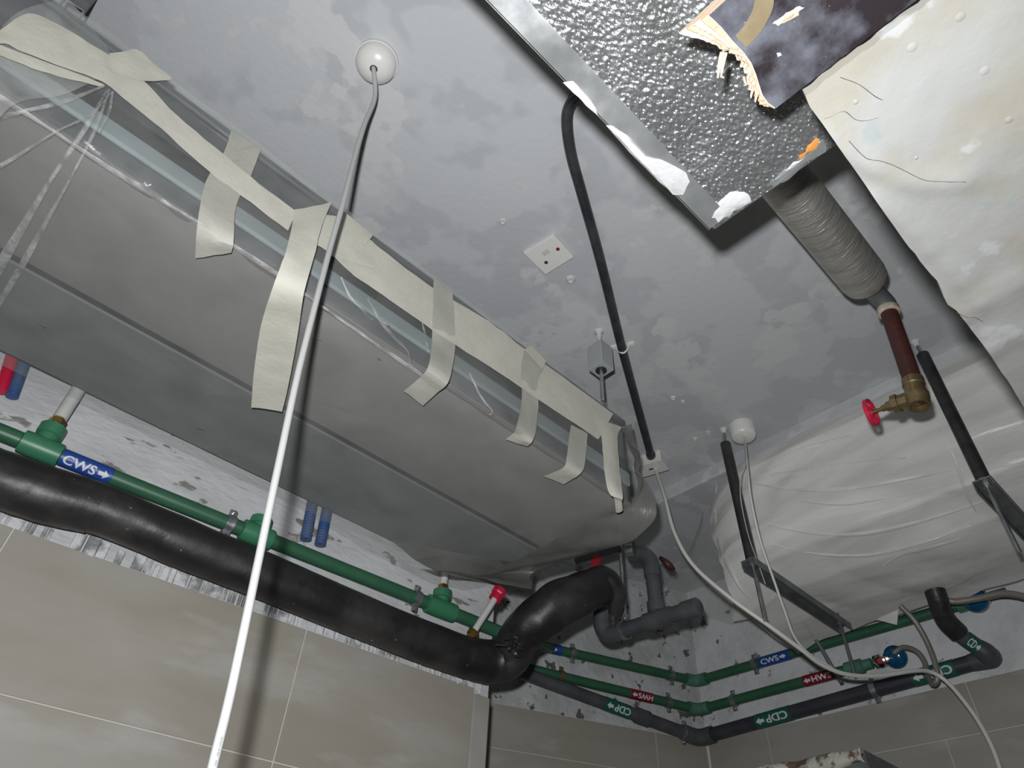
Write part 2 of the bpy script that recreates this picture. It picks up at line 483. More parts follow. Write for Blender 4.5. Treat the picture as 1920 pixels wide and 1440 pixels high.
wl = struct('wall_left', wallbox(PA, AD, AN, -1.6, 1.212, -H, ZC, -0.62, 0), M['plaster_left'])
wm = struct('wall_middle', wallbox(PB, BD, BN, -0.66, (B1 - B0).length + 0.02, -H, ZC, -0.1, 0), M['plaster_rough'])
wr = struct('wall_right', wallbox(PR, RD, RN, -1.60, 1.5, -H, ZC, -0.1, 0), M['plaster'])
struct('wall_back', bx(-1.7, -1.6, -1.5, 2.6, -H, ZC), M['room'])
struct('wall_front', bx(-1.6, 2.45, -1.5, -1.4, -H, ZC), M['room'])

def tiling(wall, p, d, n, cols, rows, grout_rng, skew=None):
    s0, s1 = min(c[0] for c in cols), max(c[-1] for c in cols)
    g = obj('grout_bed', wallbox(p, d, n, s0, s1, rows[-1], rows[0], 0.0, 0.0095), M['grout'], wall)
    for ri in range(len(rows) - 1):
        cs = cols[ri % len(cols)]
        for ci in range(len(cs) - 1):
            gp = 0.0013
            obj('tile', wallbox(p, d, n, cs[ci] + gp, cs[ci + 1] - gp, rows[ri + 1] + gp, rows[ri] - gp, 0.003, 0.0115 + 0.0006 * random.random()), M['tile'], wall, bevel=0.0012)

def sA(px, py):
    q = Awall(px, py); return (q - PA).dot(AD)
rowsA = [0.652, 0.385] + [0.385 - 0.3 * k for k in range(1, 8)]
rowsA[-1] = -H if rowsA[-1] < -H else rowsA[-1]
cA1 = sA(30, 985); cA2 = sA(570, 1187); cA3 = sA(884, 1300)
cw = cA2 - cA1
colsA = [[cA1 - 2 * cw, cA1 - cw, cA1, cA2, cA3]]
tiling(wl, PA, AD, AN, colsA, rowsA, None)
def sB(px, py): return (Bwall(px, py) - PB).dot(BD)
def sR(px, py): return (Rwall(px, py) - PR).dot(RD)
zB = Bwall(1100, 1342).z
zR = Rwall(1330, 1392).z
rowsR = [zR, 0.69] + [0.69 - 0.3 * k for k in range(1, 9)]
cB = sB(1228, 1400)
colsB = [[cB - 0.90, cB - 0.61, cB, (B1 - B0).length - 0.012]]
tiling(wm, PB, BD, BN, colsB, rowsR, None)
r1, r2, r3 = sR(1442, 1380), sR(1828, 1322), sR(1780, 1402)
tw = r2 - r1
colsR = [[-1.485, r1, r2, r2 + tw, r2 + 2 * tw], [-1.485, r3 - tw, r3, r3 + tw, r3 + 2 * tw]]
tiling(wr, PR, RD, RN, colsR, rowsR, None)

# torn mortar bed along the top edge of the left wall's tiles: short combed ridges
def mortar_teeth():
    ms = []
    s = -0.75
    while s < cA3 + 0.02:
        wd = random.choice((0.006, 0.008, 0.011, 0.022)) * random.uniform(0.8, 1.2)
        h = random.uniform(0.026, 0.046)
        th = random.uniform(0.004, 0.012)
        if random.random() > 0.16: ms.append(wallbox(PA, AD, AN, s, s + wd, 0.652 - 0.004 - 0.005 * random.random(), 0.652 + h, 0.0, th))
        s += wd + random.uniform(0.001, 0.007)
    return join(*ms)
mt = obj('mortar_ridges', mortar_teeth(), M['mortar'], wl, bevel=0.002)
mt['kind'] = 'stuff'
# smear of grout and edge strip where the left wall's tiles stop
obj('edge_strip', wallbox(PA, AD, AN, cA3 + 0.002, 1.212, -H, 0.64, 0.0, 0.010), M['smear'], wl, bevel=0.003)
# ================================================================== WRAPPED UNIT 1 (long box along the left wall)
U1 = 0.935; YN, YF, ZT = 0.842, 1.415, 1.195
X0, X1 = -0.62, 1.135
t = thing('fan_coil_unit', 'long grey ceiling unit wrapped in clear plastic film and strapped with cream masking tape', 'air conditioner', (0.3, 1.12, U1))
unit1 = t
obj('casing', bx(X0, X1, YN + 0.006, YF - 0.02, U1 + 0.012, ZT), M['galv_dark'], t, bevel=0.006)
ys = Pz(450, 720, U1).y
obj('bottom_panel', bx(X0, X1, YN, ys - 0.008, U1, U1 + 0.012), M['panel_warm'], t, bevel=0.003)
obj('bottom_panel', bx(X0, X1, ys + 0.008, YF - 0.02, U1 - 0.001, U1 + 0.012), M['panel_green'], t, bevel=0.003)
obj('seam_strip', bx(X0, X1, ys - 0.007, ys + 0.007, U1 + 0.003, U1 + 0.010), M['seam'], t)
obj('pale_rail', bx(X0, X1, YN - 0.004, YN + 0.006, 0.990, 1.028), M['pale_strip'], t, bevel=0.004)
obj('top_flange', bx(X0, X1, YN - 0.004, YN + 0.006, ZT - 0.014, ZT), M['galv_dark'], t, bevel=0.003)
obj('side_slot', bx(X0, X1, YN + 0.001, YN + 0.006, 1.036, 1.066), M['seam'], t)

def nz(x, y, z, s):
    return mnoise.noise(Vector((x * s, y * s, z * s)))
tieA = Vector((0.02, YN - 0.02, 1.075))            # where the tape pinches the film (left end)
def cover1(u, v):
    """u along X, v around the section: 0 far bottom edge -> near bottom edge -> top -> over the top"""
    x = X0 - 0.05 + (X1 + 0.02 - X0 + 0.05) * u
    far_z, far_y = U1 - 0.012, YF + 0.004
    e = max(0.0, (x - 0.60) / 0.50)
    e = min(1.0, e)
    far_z -= 0.050 * (e ** 0.7) * (1.0 if x < 1.0 else max(0.3, 1 - (x - 1.0) * 5))
    sec = [(far_y, far_z), (0.5 * (far_y + YN), U1 - 0.013 - 0.012 * e), (YN + 0.03, U1 - 0.010), (YN - 0.012, U1 + 0.012), (YN - 0.014, 1.06), (YN - 0.012, ZT + 0.006), (YN + 0.10, ZT + 0.012)]
    ts = [0, 0.36, 0.62, 0.68, 0.80, 0.94, 1.0]
    for i in range(6):
        if v <= ts[i + 1] + 1e-9:
            f = (v - ts[i]) / (ts[i + 1] - ts[i])
            y = sec[i][0] + (sec[i + 1][0] - sec[i][0]) * f
            z = sec[i][1] + (sec[i + 1][1] - sec[i][1]) * f
            break
    side = 0.68 < v < 0.94
    a = 0.0035
    d = a * nz(x, y, z, 7) + 0.5 * a * nz(x + 3, y, z, 19)
    q = Vector((x, y, z))
    if v < 0.64:
        q.z -= abs(d)
    elif v < 0.96:
        q.y -= abs(d) * 1.6
    else:
        q.z += abs(d)
    # film gathered towards the tape cross at the left end
    r = (q - tieA); dist = r.length
    if dist < 0.42 and v > 0.35:
        an = math.atan2(r.z - r.y * 0.8, r.x)
        q += Vector((0, -0.6, -0.5)).normalized() * (0.010 * max(0, math.sin(an * 17)) * (1 - dist / 0.42))
    # right end closes in
    if u > 0.965:
        k = (u - 0.965) / 0.035
        mid = Vector((x, 0.5 * (YN + YF), 0.5 * (U1 + ZT)))
        q = q.lerp(Vector((x, mid.y, mid.z)), 0.10 * k * k)
    return q
V, F = grid(cover1, 150, 46)
obj('plastic_cover', (V, F), M['film_clear'], t, smooth=True, label='clear crinkled plastic film')
# right end of the film, bunched and hanging below the casing
endpx = [(1166, 800), (1184, 845), (1200, 880), (1232, 945), (1195, 1008), (1105, 1038), (1004, 1072), (1000, 1104)]
endX = [1.145, 1.16, 1.17, 1.18, 1.19, 1.18, 1.16, 1.12]
def end_curve(s):
    pts = [PX(p[0], p[1], x) for p, x in zip(endpx, endX)]
    c = cat(pts, 8); f = s * (len(c) - 1); i = min(int(f), len(c) - 2)
    return c[i].lerp(c[i + 1], f - i)
def endfn(u, v):
    e = end_curve(u)
    inner = [Vector((X1 + 0.02, YN - 0.012, ZT)), Vector((X1 + 0.012, YN - 0.012, U1 + 0.03)), Vector((X1 - 0.05, YN + 0.1, U1 - 0.026)), Vector((X1 - 0.07, YF - 0.1, U1 - 0.045)), Vector((0.92, YF - 0.06, U1 - 0.06))]
    ic = cat(inner, 8); f = u * (len(ic) - 1); i = min(int(f), len(ic) - 2)
    b = ic[i].lerp(ic[i + 1], f - i)
    q = b.lerp(e, v)
    return q + Vector((0.008, -0.01, 0.004)) * (math.sin(u * 60) * 0.6 * v * (1 - v) * 2 + nz(q.x, q.y, q.z, 20))
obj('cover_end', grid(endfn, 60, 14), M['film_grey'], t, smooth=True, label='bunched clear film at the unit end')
# lower flap behind
flap = [[(738, 1018), (742, 1024)], [(790, 1020), (782, 1052)], (None)]
def flapfn(u, v):
    top = cat([Pz(735, 1012, U1 - 0.02), Pz(850, 1035, U1 - 0.03), Pz(1000, 1060, U1 - 0.03)], 8)
    bot = cat([PY(742, 1022, YF - 0.01), PY(785, 1052, YF - 0.06), PY(850, 1080, YF - 0.10), PY(925, 1092, YF - 0.11), PY(1000, 1106, YF - 0.11)], 8)
    def at(c, s):
        f = s * (len(c) - 1); i = min(int(f), len(c) - 2); return c[i].lerp(c[i + 1], f - i)
    q = at(top, u).lerp(at(bot, u), v)
    return q + Vector((0, -0.012, -0.006)) * (mnoise.noise(q * 14) * v)
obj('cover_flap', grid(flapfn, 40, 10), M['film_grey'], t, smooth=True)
# gathered film tied up at the far left end
def gather(u, v):
    a = cat([PY(-60, 130, YN - 0.014), PY(30, 25, YN - 0.014), PY(110, 0, YN - 0.014), PY(140, 10, YN - 0.014), PY(205, 95, YN - 0.014)], 8)
    b = cat([PY(-60, 300, YN - 0.014), PY(20, 200, YN - 0.014), PY(110, 180, YN - 0.014), PY(160, 160, YN - 0.014), PY(215, 130, YN - 0.014)], 8)
    f = u * (len(a) - 1); i = min(int(f), len(a) - 2)
    q = a[i].lerp(a[i + 1], f - i).lerp(b[i].lerp(b[i + 1], f - i), v)
    return q + Vector((0, -0.005, 0)) * (math.sin(v * 9 + u * 14) * 0.5 + mnoise.noise(q * 18)) * (1 - u)
obj('cover_gather', grid(gather, 40, 22), M['film_bright'], t, smooth=True, label='film gathered and tied at the end')

# stiff creases in the film, highlights painted in: along the lower front edge and fanning out of the taped tie
def surf0(px, py, off=0.0):
    q = PY(px, py, YN - 0.015 - off)
    return q if q.z >= U1 else Pz(px, py, U1 - 0.016 - off)
def fold(pts, w0, w1, off=0.003):
    n_ = len(pts); pr = []
    for k_, (x, y) in enumerate(pts):
        a, b = pts[max(0, k_ - 1)], pts[min(n_ - 1, k_ + 1)]
        dx, dy = b[0] - a[0], b[1] - a[1]; l_ = math.hypot(dx, dy)
        w_ = (w0 + (w1 - w0) * k_ / (n_ - 1)) * (1 + 0.35 * math.sin(k_ * 2.1))
        nx, ny = -dy / l_ * w_, dx / l_ * w_
        pr.append((surf0(x + nx, y + ny, off), surf0(x - nx, y - ny, off)))
    return ribbon(pr, 6, 4, 0.002, 0.002)
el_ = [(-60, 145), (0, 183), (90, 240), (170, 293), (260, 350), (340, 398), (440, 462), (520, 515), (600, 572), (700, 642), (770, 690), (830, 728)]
obj('film_fold_highlight', fold(el_, 5, 3, 0.002), M['crease_highlight'], t, smooth=True)
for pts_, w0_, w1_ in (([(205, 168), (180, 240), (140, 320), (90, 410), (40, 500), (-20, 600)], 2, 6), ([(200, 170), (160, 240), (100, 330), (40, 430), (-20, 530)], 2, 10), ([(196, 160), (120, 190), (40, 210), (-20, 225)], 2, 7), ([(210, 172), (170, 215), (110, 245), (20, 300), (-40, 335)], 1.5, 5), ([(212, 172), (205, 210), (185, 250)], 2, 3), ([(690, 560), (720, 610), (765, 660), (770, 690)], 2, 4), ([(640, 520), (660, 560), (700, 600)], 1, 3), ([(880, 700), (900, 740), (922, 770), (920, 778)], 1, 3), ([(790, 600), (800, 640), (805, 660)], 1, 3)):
    obj('film_fold_highlight', fold(pts_, w0_, w1_), M['crease_highlight'], t, smooth=True)

def surf1(px, py, off=0.0):
    q = PY(px, py, YN - 0.019 - off)
    if q.z < U1 + 0.0:
        q = Pz(px, py, U1 - 0.021 - off)
    return q
def tape(pairs, off=0.0, sub=5, jit=0.002, bulge=0.0, name='masking_tape', pos=None, m_='tape'):
    pr = []
    for k, (a, b) in enumerate(pairs):
        o_ = off[k] if isinstance(off, (list, tuple)) else off
        f = pos or surf1
        pr.append((f(a[0], a[1], o_), f(b[0], b[1], o_)))
    return obj(name, ribbon(pr, sub, 4, bulge, jit), M[m_], unit1, smooth=True)
tape([((-70, 95), (-70, 110)), ((0, 56), (0, 82)), ((52, 25), (40, 96)), ((102, 41), (90, 115)), ((146, 67), (131, 130)), ((182, 90), (175, 146)), ((215, 108), (200, 158)), ((267, 149), (250, 200)), ((333, 217), (300, 240)), ((417, 287), (390, 320)), ((470, 332), (455, 368)), ((556, 397), (540, 433))], 0.004)
tape([((560, 400), (545, 436)), ((645, 408), (612, 470)), ((688, 445), (655, 510)), ((735, 483), (717, 553)), ((813, 540), (813, 620)), ((917, 603), (917, 687)), ((985, 655), (1007, 747)), ((1097, 737), (1090, 803)), ((1150, 776), (1122, 824))], 0.004)
tape([((206, 98), (204, 128)), ((232, 97), (226, 140)), ((256, 93), (256, 150)), ((290, 120), (285, 152)), ((323, 146), (318, 150))], 0.006, sub=4)
tape([((0, 84), (0, 104)), ((70, 110), (60, 128)), ((130, 132), (120, 146)), ((196, 158), (188, 162))], 0.002, sub=4)
tape([((434, 243), (489, 280)), ((419, 287), (470, 330)), ((386, 340), (443, 386)), ((370, 420), (438, 452)), ((366, 484), (434, 474))], 0.001, sub=4, m_='tape_film')
tape([((640, 392), (700, 440)), ((628, 432), (685, 470)), ((620, 480), (728, 512))], 0.007, sub=4)
tape([((813, 523), (849, 545)), ((811, 600), (853, 620)), ((810, 640), (853, 655)), ((803, 687), (842, 714)), ((783, 712), (818, 738)), ((757, 733), (793, 761))], [0.007, 0.005, 0.002, 0.004, 0.006, 0.004], sub=5, m_='tape_film')
tape([((983, 655), (1020, 690)), ((977, 690), (1008, 715)), ((978, 747), (1010, 752)), ((970, 795), (1005, 806)), ((963, 812), (998, 828)), ((948, 824), (990, 838))], [0.006, 0.006, 0.002, 0.002, 0.003, 0.002], sub=4, m_='tape_film')
tape([((983, 655), (998, 648)), ((1017, 693), (1024, 677))], 0.009, sub=1)
tape([((1070, 797), (1102, 813)), ((1063, 853), (1097, 867)), ((1056, 877), (1087, 889)), ((1019, 893), (1057, 908))], [0.001, 0.001, 0.002, 0.001], sub=4, m_='tape_film')
tape([((1118, 786), (1166, 801)), ((1128, 822), (1158, 822)), ((1133, 880), (1163, 886)), ((1141, 922), (1168, 930)), ((1151, 934), (1166, 940)), ((1155, 961), (1168, 957))], [0.008, 0.014, 0.02, 0.026, 0.03, 0.032], sub=5, bulge=0.003)
# long loose tape that has come away and hangs across the unit's underside
tape([((553, 392), (622, 379)), ((544, 440), (603, 425)), ((533, 480), (589, 482)), ((511, 540), (571, 545)), ((490, 607), (560, 616)), ((480, 667), (549, 680)), ((474, 720), (538, 735)), ((471, 764), (529, 772))],
     [0.006, 0.018, 0.024, 0.022, 0.018, 0.016, 0.018, 0.022], sub=5, jit=0.003, bulge=-0.002, name='loose_masking_tape')
# flecks of dropped plaster on the film
for (x, y, r_) in ((724, 607, 0.010), (595, 633, 0.007), (80, 610, 0.010), (375, 802, 0.010), (868, 962, 0.004), (710, 672, 0.004)):
    c = surf1(x, y, 0.003)
    pts = [c + Vector((math.cos(k * 0.9) * r_ * random.uniform(0.5, 1.3), math.sin(k * 0.9) * r_ * 0.5 * random.uniform(0.5, 1.3), 0.3 * math.sin(k * 0.9) * r_)) for k in range(7)]
    obj('plaster_fleck', prism(pts, (0, -0.002, -0.002)), M['plaster_white'], unit1)

# spring hanger holding the unit's right end
rp = Pz(1125, 620, ZC)
hx, hy = rp.x, rp.y + 0.004
th = thing('spring_hanger', 'grey square spring hanger on a threaded rod above the end of the long wrapped unit', 'hanger', (hx, hy, 1.19))
obj('threaded_rod', tube([(hx, hy, ZC), (hx, hy, 1.19)], 0.005, 10, 1), M['steel'], th, smooth=True)
obj('housing', bx(hx - 0.024, hx + 0.024, hy - 0.024, hy + 0.024, 1.300, 1.385), M['grey_paint'], th, bevel=0.002)
obj('bottom_washer', lathe((hx, hy, 1.2985), (0, 0, -1), [(0, 0.015), (0.001, 0.015)], 20), M['rubber'], th)
obj('plaster_collar', lathe((hx, hy, ZC), (0, 0, -1), [(0, 0.016), (0.004, 0.012), (0.010, 0.008), (0.040, 0.0065)], 14), M['plaster_white'], th, smooth=True)
# strut at the far left end
q0 = Pz(128, 2, ZT + 0.01); q1 = Pz(160, -40, ZC - 0.001)
q0 = Vector((X0 + 0.42, YN + 0.03, ZT))
th2 = thing('steel_strut', 'short dull steel strut above the tied end of the long wrapped unit', 'bracket', Pz(142, -4, 1.30))
pA, pB = PY(138, 8, YN + 0.02), PY(200, -60, YN + 0.14)
k = (ZC - pA.z) / max(1e-6, (pB.z - pA.z))
pB = pA.lerp(pB, k)
dd = (pB - pA).normalized(); sd = dd.cross(Vector((0, 1, 0))).normalized(); nn = dd.cross(sd)
obj('web', box((pA + pB) / 2, (pB - pA).length / 2, 0.016, 0.0015, dd, sd, nn), M['steel_dull'], th2)
for s_ in (-1, 1):
    obj('flange', box((pA + pB) / 2 + sd * (0.016 * s_) + nn * -0.008, (pB - pA).length / 2, 0.0015, 0.009, dd, sd, nn), M['steel_dull'], th2)

def text_mesh(body, size):
    cu = bpy.data.curves.new('txt', 'FONT'); cu.body = body; cu.size = size; cu.align_x = 'LEFT'; cu.resolution_u = 3
    cu.offset = size * 0.025
    o_ = bpy.data.objects.new('txt', cu); C.objects.link(o_)
    dg = bpy.context.evaluated_depsgraph_get()
    me = bpy.data.meshes.new_from_object(o_.evaluated_get(dg))
    V = [v.co.copy() for v in me.vertices]; F = [tuple(p.vertices) for p in me.polygons]
    bpy.data.objects.remove(o_, do_unlink=True); bpy.data.curves.remove(cu); bpy.data.meshes.remove(me)
    return V, F

# ================================================================== CEILING ROSE, WHITE CABLE
rc = Pz(708, 112, ZC)
t = thing('ceiling_rose', 'round white plastic ceiling rose with the thick white cable coming out', 'ceiling rose', (rc.x, rc.y, ZC - 0.045), None)
obj('base', lathe((rc.x, rc.y, ZC + 0.002), (0, 0, -1), [(0, 0.043), (0.014, 0.043)], 40), M['white_plastic'], t, smooth=True)
obj('cap', lathe((rc.x, rc.y, ZC - 0.012), (0, 0, -1), [(0, 0.0415), (0.012, 0.0405), (0.021, 0.036), (0.028, 0.027), (0.032, 0.014), (0.033, 0.005)], 40), M['white_plastic'], t, smooth=True)
obj('cable_hole', lathe((rc.x, rc.y, ZC - 0.0445), (0, 0, -1), [(0, 0.008), (0.0015, 0.0072)], 16), M['seam'], t)
cab = [(706, 143, None), (703, 182, 1.40), (684, 232, 1.355), (666, 292, 1.30), (645, 375, 1.22), (622, 455, 1.15), (598, 545, 1.07), (560, 695, 0.97), (523, 868, 0.87), (489, 1030, 0.79), (462, 1160, 0.73), (430, 1310, 0.68), (398, 1440, 0.64), (372, 1560, 0.60), (345, 1700, 0.56)]
pts = [Vector((rc.x - 0.002, rc.y - 0.002, ZC - 0.043))] + [PD(x, y, d) for x, y, d in cab[1:]]
cable = obj('white_cable', tube(pts, 0.0047, 16, 8), M['cable_white'], smooth=True)
def cable_print(parent, px0, px1, body, size, r):
    a0, a1 = PD(*px0), PD(*px1)
    a_ = (a1 - a0).normalized(); c_ = (a0 + a1) / 2
    n_ = -c_; n_ = (n_ - a_ * n_.dot(a_)).normalized()
    n_ = Matrix.Rotation(0.35, 3, a_) @ n_
    u_ = n_.cross(a_)
    tv, tf = text_mesh(body, size)
    x0, x1 = min(v.x for v in tv), max(v.x for v in tv); ym_ = (min(v.y for v in tv) + max(v.y for v in tv)) / 2
    sc_ = (a1 - a0).length / (x1 - x0)
    rr_ = r + 0.00012
    out = []
    for v in tv:
        an = (v.y - ym_) / rr_
        out.append(a0 + a_ * ((v.x - x0) * sc_) + (n_ * math.cos(an) + u_ * math.sin(an)) * rr_)
    obj('lettering', (out, tf), M['print'], parent, label='faint grey printing along the cable')
tag(cable, 'thick white cable hanging down from the round ceiling rose past the long wrapped unit', 'cable')
cable_print(cable, (399, 1438, 0.6405), (417, 1362, 0.6645), '0S  /B4<0081EW', 0.0026, 0.0047)

# ================================================================== BLACK CONDUIT + BOX ON THE SLAB
cz = ZC - 0.018
cp = [Pz(1150, 120, cz - 0.05), Pz(1096, 168, cz - 0.012), Pz(1070, 195, cz), Pz(1063, 230, cz), Pz(1071, 290, cz), Pz(1090, 360, cz), Pz(1126, 490, cz), Pz(1168, 660, cz), Pz(1220, 852, cz)]
t = thing('black_conduit', 'black plastic conduit bent across the slab into a white junction box', 'conduit', cp[5])
obj('pipe', tube(cp, 0.0125, 16, 8), M['conduit'], t, smooth=True)
cc = Pz(1168, 655, cz); cdv = (cp[-1] - cp[-2]).normalized(); cs_ = Vector((cdv.y, -cdv.x, 0)).normalized()
cl = obj('saddle_clip', tube([cc - cs_ * 0.014 + UP * 0.018, cc - cs_ * 0.0145, cc - UP * 0.0145, cc + cs_ * 0.0145, cc + cs_ * 0.014 + UP * 0.018], 0.0028, 8, 6), M['white_plastic'], t, smooth=True)
for s_ in (-1, 1):
    obj('clip_lug', box(cc + cs_ * (0.024 * s_) + UP * 0.015, 0.010, 0.007, 0.003, cs_, cdv, UP), M['white_plastic'], cl, bevel=0.002)
jb = Pz(1222, 868, ZC - 0.02)
t = thing('junction_box', 'white rectangular junction box on the slab at the lower end of the black conduit', 'junction box', (jb.x, jb.y, ZC - 0.045))
bxv = (Pz(1250, 855, ZC - .02) - Pz(1195, 872, ZC - .02)); bxv.z = 0; bxv.normalize(); byv = Vector((-bxv.y, bxv.x, 0))
obj('box_body', box(jb + UP * 0.0, 0.043, 0.030, 0.0205, bxv, byv, UP), M['white_plastic'], t, bevel=0.003)
obj('cover_lip', box(jb - UP * 0.021, 0.045, 0.032, 0.0025, bxv, byv, UP), M['white_plastic'], t, bevel=0.001)
obj('screw_slot', box(jb - UP * 0.0238 - bxv * 0.004, 0.007, 0.003, 0.0008, bxv, byv, UP), M['seam'], t)
obj('gland', lathe(jb - bxv * 0.045 - UP * 0.004, -bxv, [(0, 0.013), (0.018, 0.013), (0.020, 0.009)], 18), M['white_plastic'], t, smooth=True)
obj('conduit_bush', lathe(cp[-1] - cdv * 0.004, cdv, [(0, 0.0155), (0.014, 0.0155)], 18), M['conduit'], t, smooth=True)

# blank plate
pc = [Pz(x, y, ZC - 0.004) for x, y in ((981, 472), (1038, 438), (1076, 480), (1023, 513))]
t = thing('blank_plate', 'square white blanking plate on the slab beside the black conduit', 'cover plate', sum(pc, Vector()) / 4 - UP * 0.01)
obj('plate', prism([p - UP * 0.006 for p in pc], (0, 0, 0.012)), M['white_plastic'], t, bevel=0.002)
for (x, y, r_, mt_) in ((1024, 492, 0.0048, 'seam'), (1046, 467, 0.0048, 'red_dark')):
    q = Pz(x, y, ZC - 0.0104)
    obj('screw_hole', lathe(q, (0, 0, -1), [(0, r_), (0.0008, r_)], 14), M[mt_], t)
obj('logo_patch', prism([Pz(x, y, ZC - 0.0105) for x, y in ((1015, 474), (1026, 466), (1033, 473), (1021, 480))], (0, 0, -0.0006)), M['pvc_white'], t)
# plaster plugs where anchors were cut off
def plug(x, y, r_, label):
    q = Pz(x, y, ZC)
    o = obj('anchor_plug', lathe((q.x, q.y, ZC + 0.001), (0, 0, -1), [(0, r_ * 1.4), (0.002, r_ * 1.2), (0.005, r_), (0.006, r_ * 0.75), (0.003, r_ * 0.6), (0.002, r_ * 0.2)], 12), M['plaster_white'], smooth=True)
    tag(o, label, 'anchor')
plug(1070, 524, 0.010, 'white anchor plug in the slab just below the blanking plate')
plug(943, 415, 0.008, 'white anchor plug in the slab between the round rose and the blanking plate')
plug(1262, 746, 0.008, 'first of two steel anchor stubs in the slab right of the black conduit')
plug(1280, 752, 0.006, 'smaller second anchor stub in the slab right of the black conduit')
plug(1328, 810, 0.008, 'anchor plug in the slab next to the small white rose')
plug(1303, 822, 0.007, 'flat cut anchor in the slab between junction box and small rose')

# ================================================================== FOIL-FACED DUCT
ZD = 0.86
dl = Pz(1328, 424, ZD); dr = Pz(1556, 278, ZD)
YL, YRt = 0.290 * ZD, 0.068 * ZD
XE = 0.674 * ZD
t = thing('insulated_duct', 'square duct end faced in dimpled silver foil with a galvanised edge strip', 'duct', (0, 0.15, ZD))
obj('foil_bottom', bx(-1.6, XE, YRt, YL - 0.004, ZD, ZD + 0.025), M['foil'], t, bevel=0.002)
obj('duct_body', bx(-1.6, XE - 0.004, YRt + 0.003, YL - 0.006, ZD + 0.025, ZD + 0.17), M['foil_smooth'], t)
ye0 = 0.252 * ZD
obj('edge_strip', bx(-1.6, XE - 0.008, ye0, YL, ZD - 0.003, ZD - 0.001), M['foil_smooth'], t, bevel=0.0006, label='smooth galvanised edge strip')
obj('edge_upstand', bx(-1.6, XE - 0.008, YL - 0.0015, YL + 0.0005, ZD - 0.003, ZD + 0.05), M['foil_smooth'], t)
def blob(pxs, z, th_, name, m_, parent, n=3, jag=1.2):
    pts = []
    k_ = len(pxs)
    for i in range(k_):
        a, b = pxs[i], pxs[(i + 1) % k_]
        for s in range(n):
            f = s / n
            pts.append((a[0] + (b[0] - a[0]) * f + random.uniform(-jag, jag), a[1] + (b[1] - a[1]) * f + random.uniform(-jag, jag)))
    out = [Pz(x, y, z) for x, y in pts]
    c = sum(out, Vector()) / len(out)
    nn_ = len(out)
    V = list(out) + [c.lerp(p, 0.72) - UP * th_ for p in out] + [c - UP * th_ * 1.1] + [p + UP * 0.0006 for p in out]
    F = []
    for i in range(nn_):
        j = (i + 1) % nn_
        F += [(i, j, nn_ + j, nn_ + i), (nn_ + i, nn_ + j, 2 * nn_)]
    return obj(name, (V, F), m_, parent, smooth=True)
zb = ZD - 0.003
blob([(1056, 154), (1075, 152), (1100, 180), (1118, 205), (1121, 219), (1100, 198), (1072, 170)], zb, 0.003, 'putty_smear', M['plaster_white'], t)
blob([(1135, 235), (1150, 236), (1185, 262), (1205, 292), (1240, 300), (1285, 322), (1293, 340), (1280, 366), (1262, 366), (1225, 330), (1180, 285)], zb, 0.004, 'putty_smear', M['plaster_white'], t)
blob([(1150, 237), (1180, 262), (1196, 280), (1170, 268)], zb, 0.002, 'putty_smear', M['plaster_white'], t)
zb = ZD
blob([(1322, 412), (1350, 372), (1378, 357), (1400, 362), (1410, 380), (1380, 398), (1340, 425)], zb, 0.003, 'putty_smear', M['plaster_white'], t, jag=3)
blob([(1440, 345), (1470, 318), (1500, 300), (1530, 270), (1546, 262), (1550, 282), (1515, 302), (1480, 335), (1450, 352)], zb, 0.0015, 'torn_foil', M['foil_smooth'], t, jag=3)
blob([(1497, 292), (1510, 285), (1514, 274), (1530, 258), (1538, 260), (1532, 280), (1515, 286), (1500, 299)], zb - 0.001, 0.001, 'foam_patch', M['orange'], t, jag=1)

# ================================================================== PLYWOOD STRIP
ZP = 0.72
xl, xr = 0.392 * ZP, 0.556 * ZP
torn = [(1330, 29), (1352, 50), (1372, 74), (1396, 100), (1409, 118), (1418, 140), (1424, 160), (1430, 178), (1440, 192), (1455, 203)]
tp = [Pz(x, y, ZP) for x, y in torn]
t = thing('plywood_strip', 'broken dark film-faced plywood strip with a torn splintered end below the foil duct', 'plywood', (0.3, -0.4, ZP))
face = [Vector((p.x, p.y, ZP)) for p in tp] + [Vector((xr, -1.4, ZP)), Vector((tp[0].x, -1.4, ZP))]
obj('bottom_face', prism(face, (0, 0, 0.0015)), M['ply_face'], t, label='dark scuffed phenolic film face')
layers = 5; TH = 0.021
for li in range(layers):
    z0 = ZP + 0.0016 + li * (TH - 0.0016) / layers; z1 = ZP + 0.0016 + (li + 1) * (TH - 0.0016) / layers
    out = []
    n_ = 44
    for i in range(n_ + 1):
        f = i / n_
        x = tp[0].x + (tp[-1].x - tp[0].x) * f
        # torn profile of the face, pushed further out for each upper layer
        k_ = 0
        while k_ < len(tp) - 2 and tp[k_ + 1].x < x: k_ += 1
        g = (x - tp[k_].x) / max(1e-6, tp[k_ + 1].x - tp[k_].x)
        y = tp[k_].y + (tp[k_ + 1].y - tp[k_].y) * max(0, min(1, g))
        ext = 0.001 + 0.0075 * li * max(0.16, 1.0 - 1.9 * f) + random.uniform(0, 0.0045) * (0.25 + 0.25 * li) * (0.35 if f < 0.3 else 1.0)
        out.append(Vector((x, y + ext, z0)))
    out += [Vector((xr, -1.4, z0)), Vector((tp[0].x, -1.4, z0))]
    obj('ply_layer', prism(out, (0, 0, (z1 - z0) * 0.96)), M['ply_b'] if li in (1, 3) else M['ply_a'], t)
